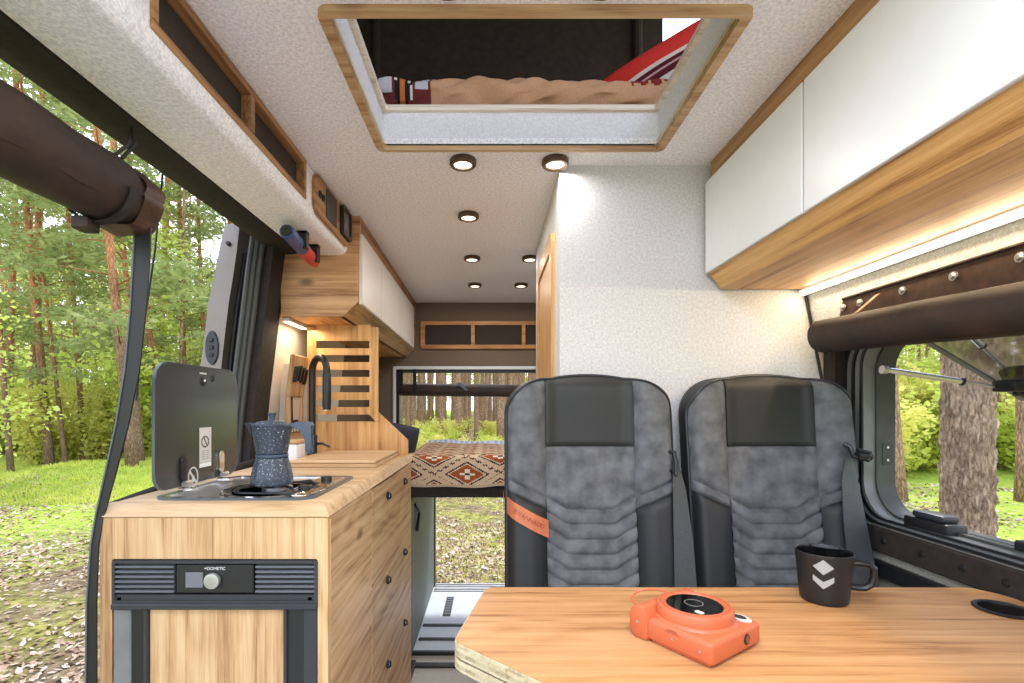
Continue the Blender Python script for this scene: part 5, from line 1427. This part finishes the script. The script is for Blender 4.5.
# pines: bare reddish trunks, needle sprays along the branches
for s in range(4):
    hgt = 15 + 2*s
    m, tips = trunk_mesh('trunk', hgt, .13, .05, BARK_P, s+1, 34, 3.2, 10, blen=1.5)
    tme = finish(m, 'trunk', BARK_P)
    v, f = leaf_cloud([tuple(p) for p, l in tips], [.30+.28*l for p, l in tips], 3000, .085, 2.8, .38, .1, s)
    tree_src.append((tme, mesh_np('needles', v, f, LF_PINE)))
dec_src = []
for s in range(3):
    hgt = 6.5 + 1.6*s
    m, tips = trunk_mesh('trunk', hgt, .055, .015, BARK_D, s+11, 30, 1.0, 8, .03, 1.5)
    tme = finish(m, 'trunk', BARK_D)
    v, f = leaf_cloud([tuple(p) for p, l in tips], [.28+.30*l for p, l in tips], 2600, .085, 1.5, .55, .1, s+20)
    dec_src.append((tme, mesh_np('foliage', v, f, LF_GREEN)))
bush_src = []
for s in range(4):
    R_ = random.Random(s+40); m = MB(); tips = []
    for b in range(12):
        a = R_.random()*2*pi; l = .6+.8*R_.random(); p = Vector((.25*cos(a)*R_.random(), .25*sin(a)*R_.random(), -.1)); q = p + Vector((cos(a)*.55*l, sin(a)*.55*l, l*1.15))
        m.tube([p, p.lerp(q,.5)+Vector((0,0,.08)), q], [.012,.008,.004], 5); tips += [(q, l), (p.lerp(q,.6), l), (p.lerp(q,.3), l*.8)]
    sme = finish(m, 'stem', BARK_D)
    v, f = leaf_cloud([tuple(p) for p, l in tips], [.30*l+.12 for p, l in tips], 2600, .075, 1.5, .8, .1, s+60)
    bush_src.append((sme, mesh_np('foliage', v, f, LF_BUSH if s < 2 else LF_YEL)))
bare_src = []
for s in range(3):
    m, tips = trunk_mesh('trunk', 17+s, .145, .06, BARK_D, s+31, 9, 7.0, 10, blen=.9)
    bare_src.append((finish(m, 'trunk', BARK_D), None))
def plant(src, i, name, label, cat, group, x, y, sc=1.0, part2='needles', rz=None, tilt=(0,0), first='trunk', sz=None):
    me1, me2 = src[i % len(src)]
    o = bpy.data.objects.new(name, None); COL.objects.link(o); o.location = (x, y, gh(x, y)); o.empty_display_size = .2
    tag(o, label, cat, group)
    a = link(first, me1, o)
    if me2 is not None: link(part2, me2, o)
    o.scale = (sc, sc, sz or sc); o.rotation_euler = (tilt[0], tilt[1], random.random()*6.28 if rz is None else rz)
    return o
PG = 'pines beyond the sliding door'
PL = 'slender reddish pine in the forest beyond the open sliding door'
# measured pines: base pixel, pixel higher up, width
for (bx, by, tx, ty, wpx, lab) in (
    (132,478,108,232,10,'thickest orange-barked pine just behind the black edge band'),
    (50,464,33,267,7.5,'orange-barked pine standing alone beyond the sliding door, left of the edge band'),
    (11,470,2,350,5,'thin grey trunk at the outer edge of the sliding door view'),
    (66,464,47,300,4,'very thin leaning trunk beside the lone orange pine'),
    (84,461,74,290,5.5,'thin straight pine between the leaning trunk and the thick orange pine'),
    (141,466,122,232,6.5,'second orange pine close behind the thick one at the edge band'),
    (165,462,146,310,7,'leaning orange pine seen between the edge band and the dark hob lid'),
    (186,455,181,225,5.5,'straight pine seen above the hob lid beside the open sliding door'),
    (208,455,200,225,5,'pine seen close against the front edge of the open sliding door')):
    Yb = -GZ*F/(by-407)*.985; x = X(bx,Yb)
    r = wpx*Yb/F/2
    tilt = math.atan2(X(tx,Yb)-x, Z(ty,Yb)-Z(by,Yb))
    o = plant(tree_src, int(bx) % 4, 'pine_tree', lab, 'tree', None, x, Yb, r/.125, rz=0, tilt=(0, tilt), sz=max(.8, min(1.15, r/.125)))
R_ = random.Random(77)
n_ = 0
while n_ < 44:
    Y = 15 + 33*R_.random()**1.0; k = -.36 - .78*R_.random()
    plant(tree_src, n_, 'pine_tree', PL, 'tree', PG, k*Y, Y, .8+.45*R_.random(), tilt=(R_.uniform(-.04,.04), R_.uniform(-.05,.05))); n_ += 1
DG = 'leafy young trees beyond the sliding door'
for n_ in range(24):
    Y = 13.5 + 20*R_.random(); k = -.36 - .8*R_.random()
    plant(dec_src, n_, 'young_tree', 'light green leafy young tree among the pines beyond the sliding door', 'tree', DG, k*Y, Y, .8+.5*R_.random(), 'foliage')
for n_ in range(46):
    Y = 15 + 16*R_.random(); k = -.36 - .8*R_.random()
    plant(bush_src, n_, 'bush', 'bright green bush in the undergrowth beyond the sliding door', 'bush', 'bushes beyond the sliding door', k*Y, Y, 1.0+.9*R_.random(), 'foliage', first='stem')
plant(dec_src, 1, 'young_tree', 'near leafy young tree with bright leaves at the outer edge of the sliding door view', 'tree', None, X(-85,8), 8, .72, 'foliage')
# rear view: dense pine trunks
for n_ in range(95):
    Y = 15 + 36*R_.random()**.8; k = -.22 + .36*R_.random()
    plant(bare_src, n_, 'pine_tree', 'bare brown pine trunk in the dense stand behind the rear opening', 'tree', 'pines behind the rear opening', k*Y, Y+3, .7+.5*R_.random(), tilt=(R_.uniform(-.02,.02), R_.uniform(-.025,.025)))
for n_ in range(34):
    Y = 11.5 + 16*R_.random(); k = -.22 + .36*R_.random()
    plant(bush_src, n_+2, 'bush', 'yellow green bush among the pines behind the rear opening', 'bush', 'bushes behind the rear opening', k*Y, Y+3, .35+.4*R_.random(), 'foliage', first='stem')
# right window: the big trunk and the woods behind it
m, tips = trunk_mesh('trunk', 14, .172, .11, BARK_BIG, 5, 8, 6.0, 40, 0, 1.2)
bm = m.bm
bmesh.ops.subdivide_edges(bm, edges=[e for e in bm.edges if e.calc_length() > .3 and abs((e.verts[0].co-e.verts[1].co).normalized().z) > .9], cuts=40, use_grid_fill=True)
for v in bm.verts:
    if v.co.z < 5:
        a = math.atan2(v.co.y, v.co.x); k = .010*sin(a*11+v.co.z*4+2*sin(v.co.z*7)) + .009*sin(a*17-v.co.z*23+3*sin(a*5)) + .006*sin(v.co.z*60+a*9)
        r_ = sqrt(v.co.x**2+v.co.y**2)+1e-6; v.co.x += v.co.x/r_*k; v.co.y += v.co.y/r_*k
tme = finish(m, 'trunk', BARK_BIG)
Yt = 4.15
plant([(tme, None)], 0, 'pine_tree', 'big rough-barked pine trunk standing close outside the side window', 'tree', None, X(965,Yt), Yt, 1.0, rz=1.0, tilt=(0, -.035))
plant(bare_src, 0, 'pine_tree', 'dark slim trunk beside the window frame, behind the big rough trunk', 'tree', None, X(897,9), 9, .95, tilt=(0,.05))
plant(bare_src, 1, 'pine_tree', 'brown trunk at the outer edge of the side window view', 'tree', None, X(1026,8.5), 8.5, .9)
for n_ in range(30):
    Y = 11 + 26*R_.random(); k = .72 + .48*R_.random()
    plant(bare_src, n_, 'pine_tree', 'slim brown pine trunk far behind the big trunk outside the window', 'tree', 'pines outside the side window', k*Y, Y, .8+.5*R_.random())
for n_ in range(26):
    Y = 10.5 + 12*R_.random(); k = .70 + .5*R_.random()
    plant(bush_src, n_, 'bush', 'bright green bush in the woods outside the side window', 'bush', 'bushes outside the side window', k*Y, Y, .8+.8*R_.random(), 'foliage', first='stem')
for n_ in range(10):
    Y = 14 + 14*R_.random(); k = .70 + .5*R_.random()
    plant(dec_src, n_, 'young_tree', 'leafy young tree in the woods outside the side window', 'tree', 'young trees outside the side window', k*Y, Y, .8+.5*R_.random(), 'foliage')
# distant belt of woodland all round the rear half
for n_ in range(46):
    a = radians(-62 + 124*n_/45); Y = 52 + 10*R_.random()
    o = plant(dec_src, n_, 'woodland_tree', 'hazy green tree in the far belt of woodland', 'tree', 'far woodland belt', sin(a)*Y, cos(a)*Y, 1.5+.7*R_.random(), 'foliage')
# fallen leaves and grass: nobody could count them
def scatter(name, label, cat, n, area, size, mat, elong, zoff, seed, tri=False, up=0.0):
    r = np.random.default_rng(seed)
    xs, ys = area(r, n)
    zs = np.array([gh(x, y) for x, y in zip(xs, ys)]) + zoff
    c = np.stack([xs, ys, zs], 1); th = r.random(n)*2*pi
    s = size*(.5+r.random(n))
    if tri:
        a = np.stack([np.cos(th), np.sin(th), np.zeros(n)], 1)*(s*.16)[:,None]
        b = np.stack([r.normal(size=n)*.35, r.normal(size=n)*.35, np.ones(n)], 1)*s[:,None]
        v = np.stack([c-a, c+a, c+b], 1).reshape(-1,3); f = np.arange(n*3).reshape(n,3)
    else:
        a = np.stack([np.cos(th), np.sin(th), r.normal(size=n)*.35], 1)*(s*elong*.5)[:,None]
        b = np.stack([-np.sin(th), np.cos(th), r.normal(size=n)*.35], 1)*(s*.5)[:,None]
        v = np.stack([c-a, c+b, c+a, c-b], 1).reshape(-1,3); f = np.arange(n*4).reshape(n,4)
    o = link(name, mesh_np(name, v, f, mat)); tag(o, label, cat, kind='stuff'); return o
def dryleaf():
    m, nt, b = new_mat('dry leaves'); L = nt.links.new
    tc = N(nt, 'ShaderNodeTexCoord'); n = N(nt, 'ShaderNodeTexNoise', Scale=7.0, Detail=5.0); L(tc.outputs['Object'], n.inputs['Vector'])
    r = ramp(nt, [(0.35, rgb(120,90,68)), (0.5, rgb(172,144,120)), (0.65, rgb(212,196,180))]); L(n.outputs['Fac'], r.inputs['Fac'])
    L(r.outputs[0], b.inputs['Base Color']); b.inputs['Roughness'].default_value = .9; return m
DL = dryleaf()
def patchy(r, n, fx):
    xs = np.empty(0); ys = np.empty(0)
    while len(xs) < n:
        x, y = fx(r, n); w = np.sin(x*1.3+2)*np.cos(y*1.1) + .5*np.sin(x*2.9+y*2.3)
        k = r.random(len(x)) < np.clip(.35+.5*w, .05, 1); xs = np.concatenate([xs, x[k]]); ys = np.concatenate([ys, y[k]])
    return xs[:n], ys[:n]
def a_left(r, n):
    Y = 2.2 + 8.3*r.random(n)**.8; return -(.72+.5*r.random(n))*Y-.3, Y
def a_rear(r, n):
    Y = 3.9 + 9*r.random(n)**.8; return (-.26+.4*r.random(n))*Y, Y
def a_right(r, n):
    Y = 2.5 + 8*r.random(n); return (.78+.4*r.random(n))*Y, Y
scatter('fallen_leaves', 'pale dry leaves scattered on the ground beyond the sliding door', 'leaves', 7000, lambda r, n: patchy(r, n, a_left), 0.03, DL, 1.5, .012, 1)
scatter('fallen_leaves', 'pale dry leaves scattered on the ground behind the van', 'leaves', 7000, lambda r, n: patchy(r, n, a_rear), 0.03, DL, 1.5, .012, 2)
scatter('fallen_leaves', 'pale dry leaves scattered on the ground outside the side window', 'leaves', 5000, lambda r, n: patchy(r, n, a_right), .035, DL, 1.5, .012, 3)
def g_left(r, n):
    Y = 8.5 + 7*r.random(n); return -(.45+.75*r.random(n))*Y, Y
def g_rear(r, n):
    Y = 4 + 11*r.random(n); return (-.26+.4*r.random(n))*Y, Y
scatter('forest_grass', 'bright green grass and moss in the clearing beyond the sliding door', 'grass', 26000, g_left, .07, LF_BUSH, 1, 0, 4, True)
scatter('forest_grass', 'yellowish grass and moss on the ground behind the van', 'grass', 12000, lambda r, n: patchy(r, n, g_rear), .035, LF_YEL, 1, 0, 5, True)

# ------------------------------------------------------------------ sky, sun, lamps, camera
w = bpy.data.worlds.new('World'); SC.world = w; w.use_nodes = True
nt = w.node_tree; bg = nt.nodes['Background']
tc = N(nt, 'ShaderNodeTexCoord'); sp = N(nt, 'ShaderNodeSeparateXYZ'); nt.links.new(tc.outputs['Generated'], sp.inputs[0])
mr = N(nt, 'ShaderNodeMapRange'); mr.inputs['From Min'].default_value = -.05; mr.inputs['From Max'].default_value = .7; nt.links.new(sp.outputs['Z'], mr.inputs['Value'])
rp = ramp(nt, [(0.0, (.84,.86,.95,1)), (0.35, (.84,.87,1.0,1)), (1.0, (.68,.77,1.0,1))]); nt.links.new(mr.outputs[0], rp.inputs['Fac'])
nt.links.new(rp.outputs[0], bg.inputs['Color']); bg.inputs['Strength'].default_value = 2.6
sun = bpy.data.lights.new('sun', 'SUN'); sun.energy = 2.6; sun.angle = radians(6); sun.color = (1,.96,.88)
so_ = bpy.data.objects.new('sun', sun); COL.objects.link(so_); so_.location = (0,0,30)
d = Vector((-.25, -.50, -.83)); so_.rotation_euler = d.to_track_quat('-Z', 'Y').to_euler()
cam = bpy.data.cameras.new('camera'); cam.sensor_width = 36; cam.lens = F/1024*36; cam.shift_x = 20/1024; cam.shift_y = 65.5/1024; cam.clip_start = .01; cam.clip_end = 500
co = bpy.data.objects.new('camera', cam); COL.objects.link(co); co.rotation_euler = (pi/2, 0, 0); SC.camera = co
for o in SC.objects:
    if o.parent is None and o.name != 'ground' or o.name == 'ground': 
        if o.parent is None: o.location.z += H
SC.view_settings.view_transform = 'Standard'; SC.view_settings.look = 'None'; SC.view_settings.gamma = 1; SC.view_settings.exposure = 0.22
SC.view_settings.use_curve_mapping = False
SC.cycles.max_bounces = 8; SC.cycles.diffuse_bounces = 5; SC.cycles.transparent_max_bounces = 8; SC.cycles.use_denoising = True
SC.cycles.sample_clamp_indirect = 6
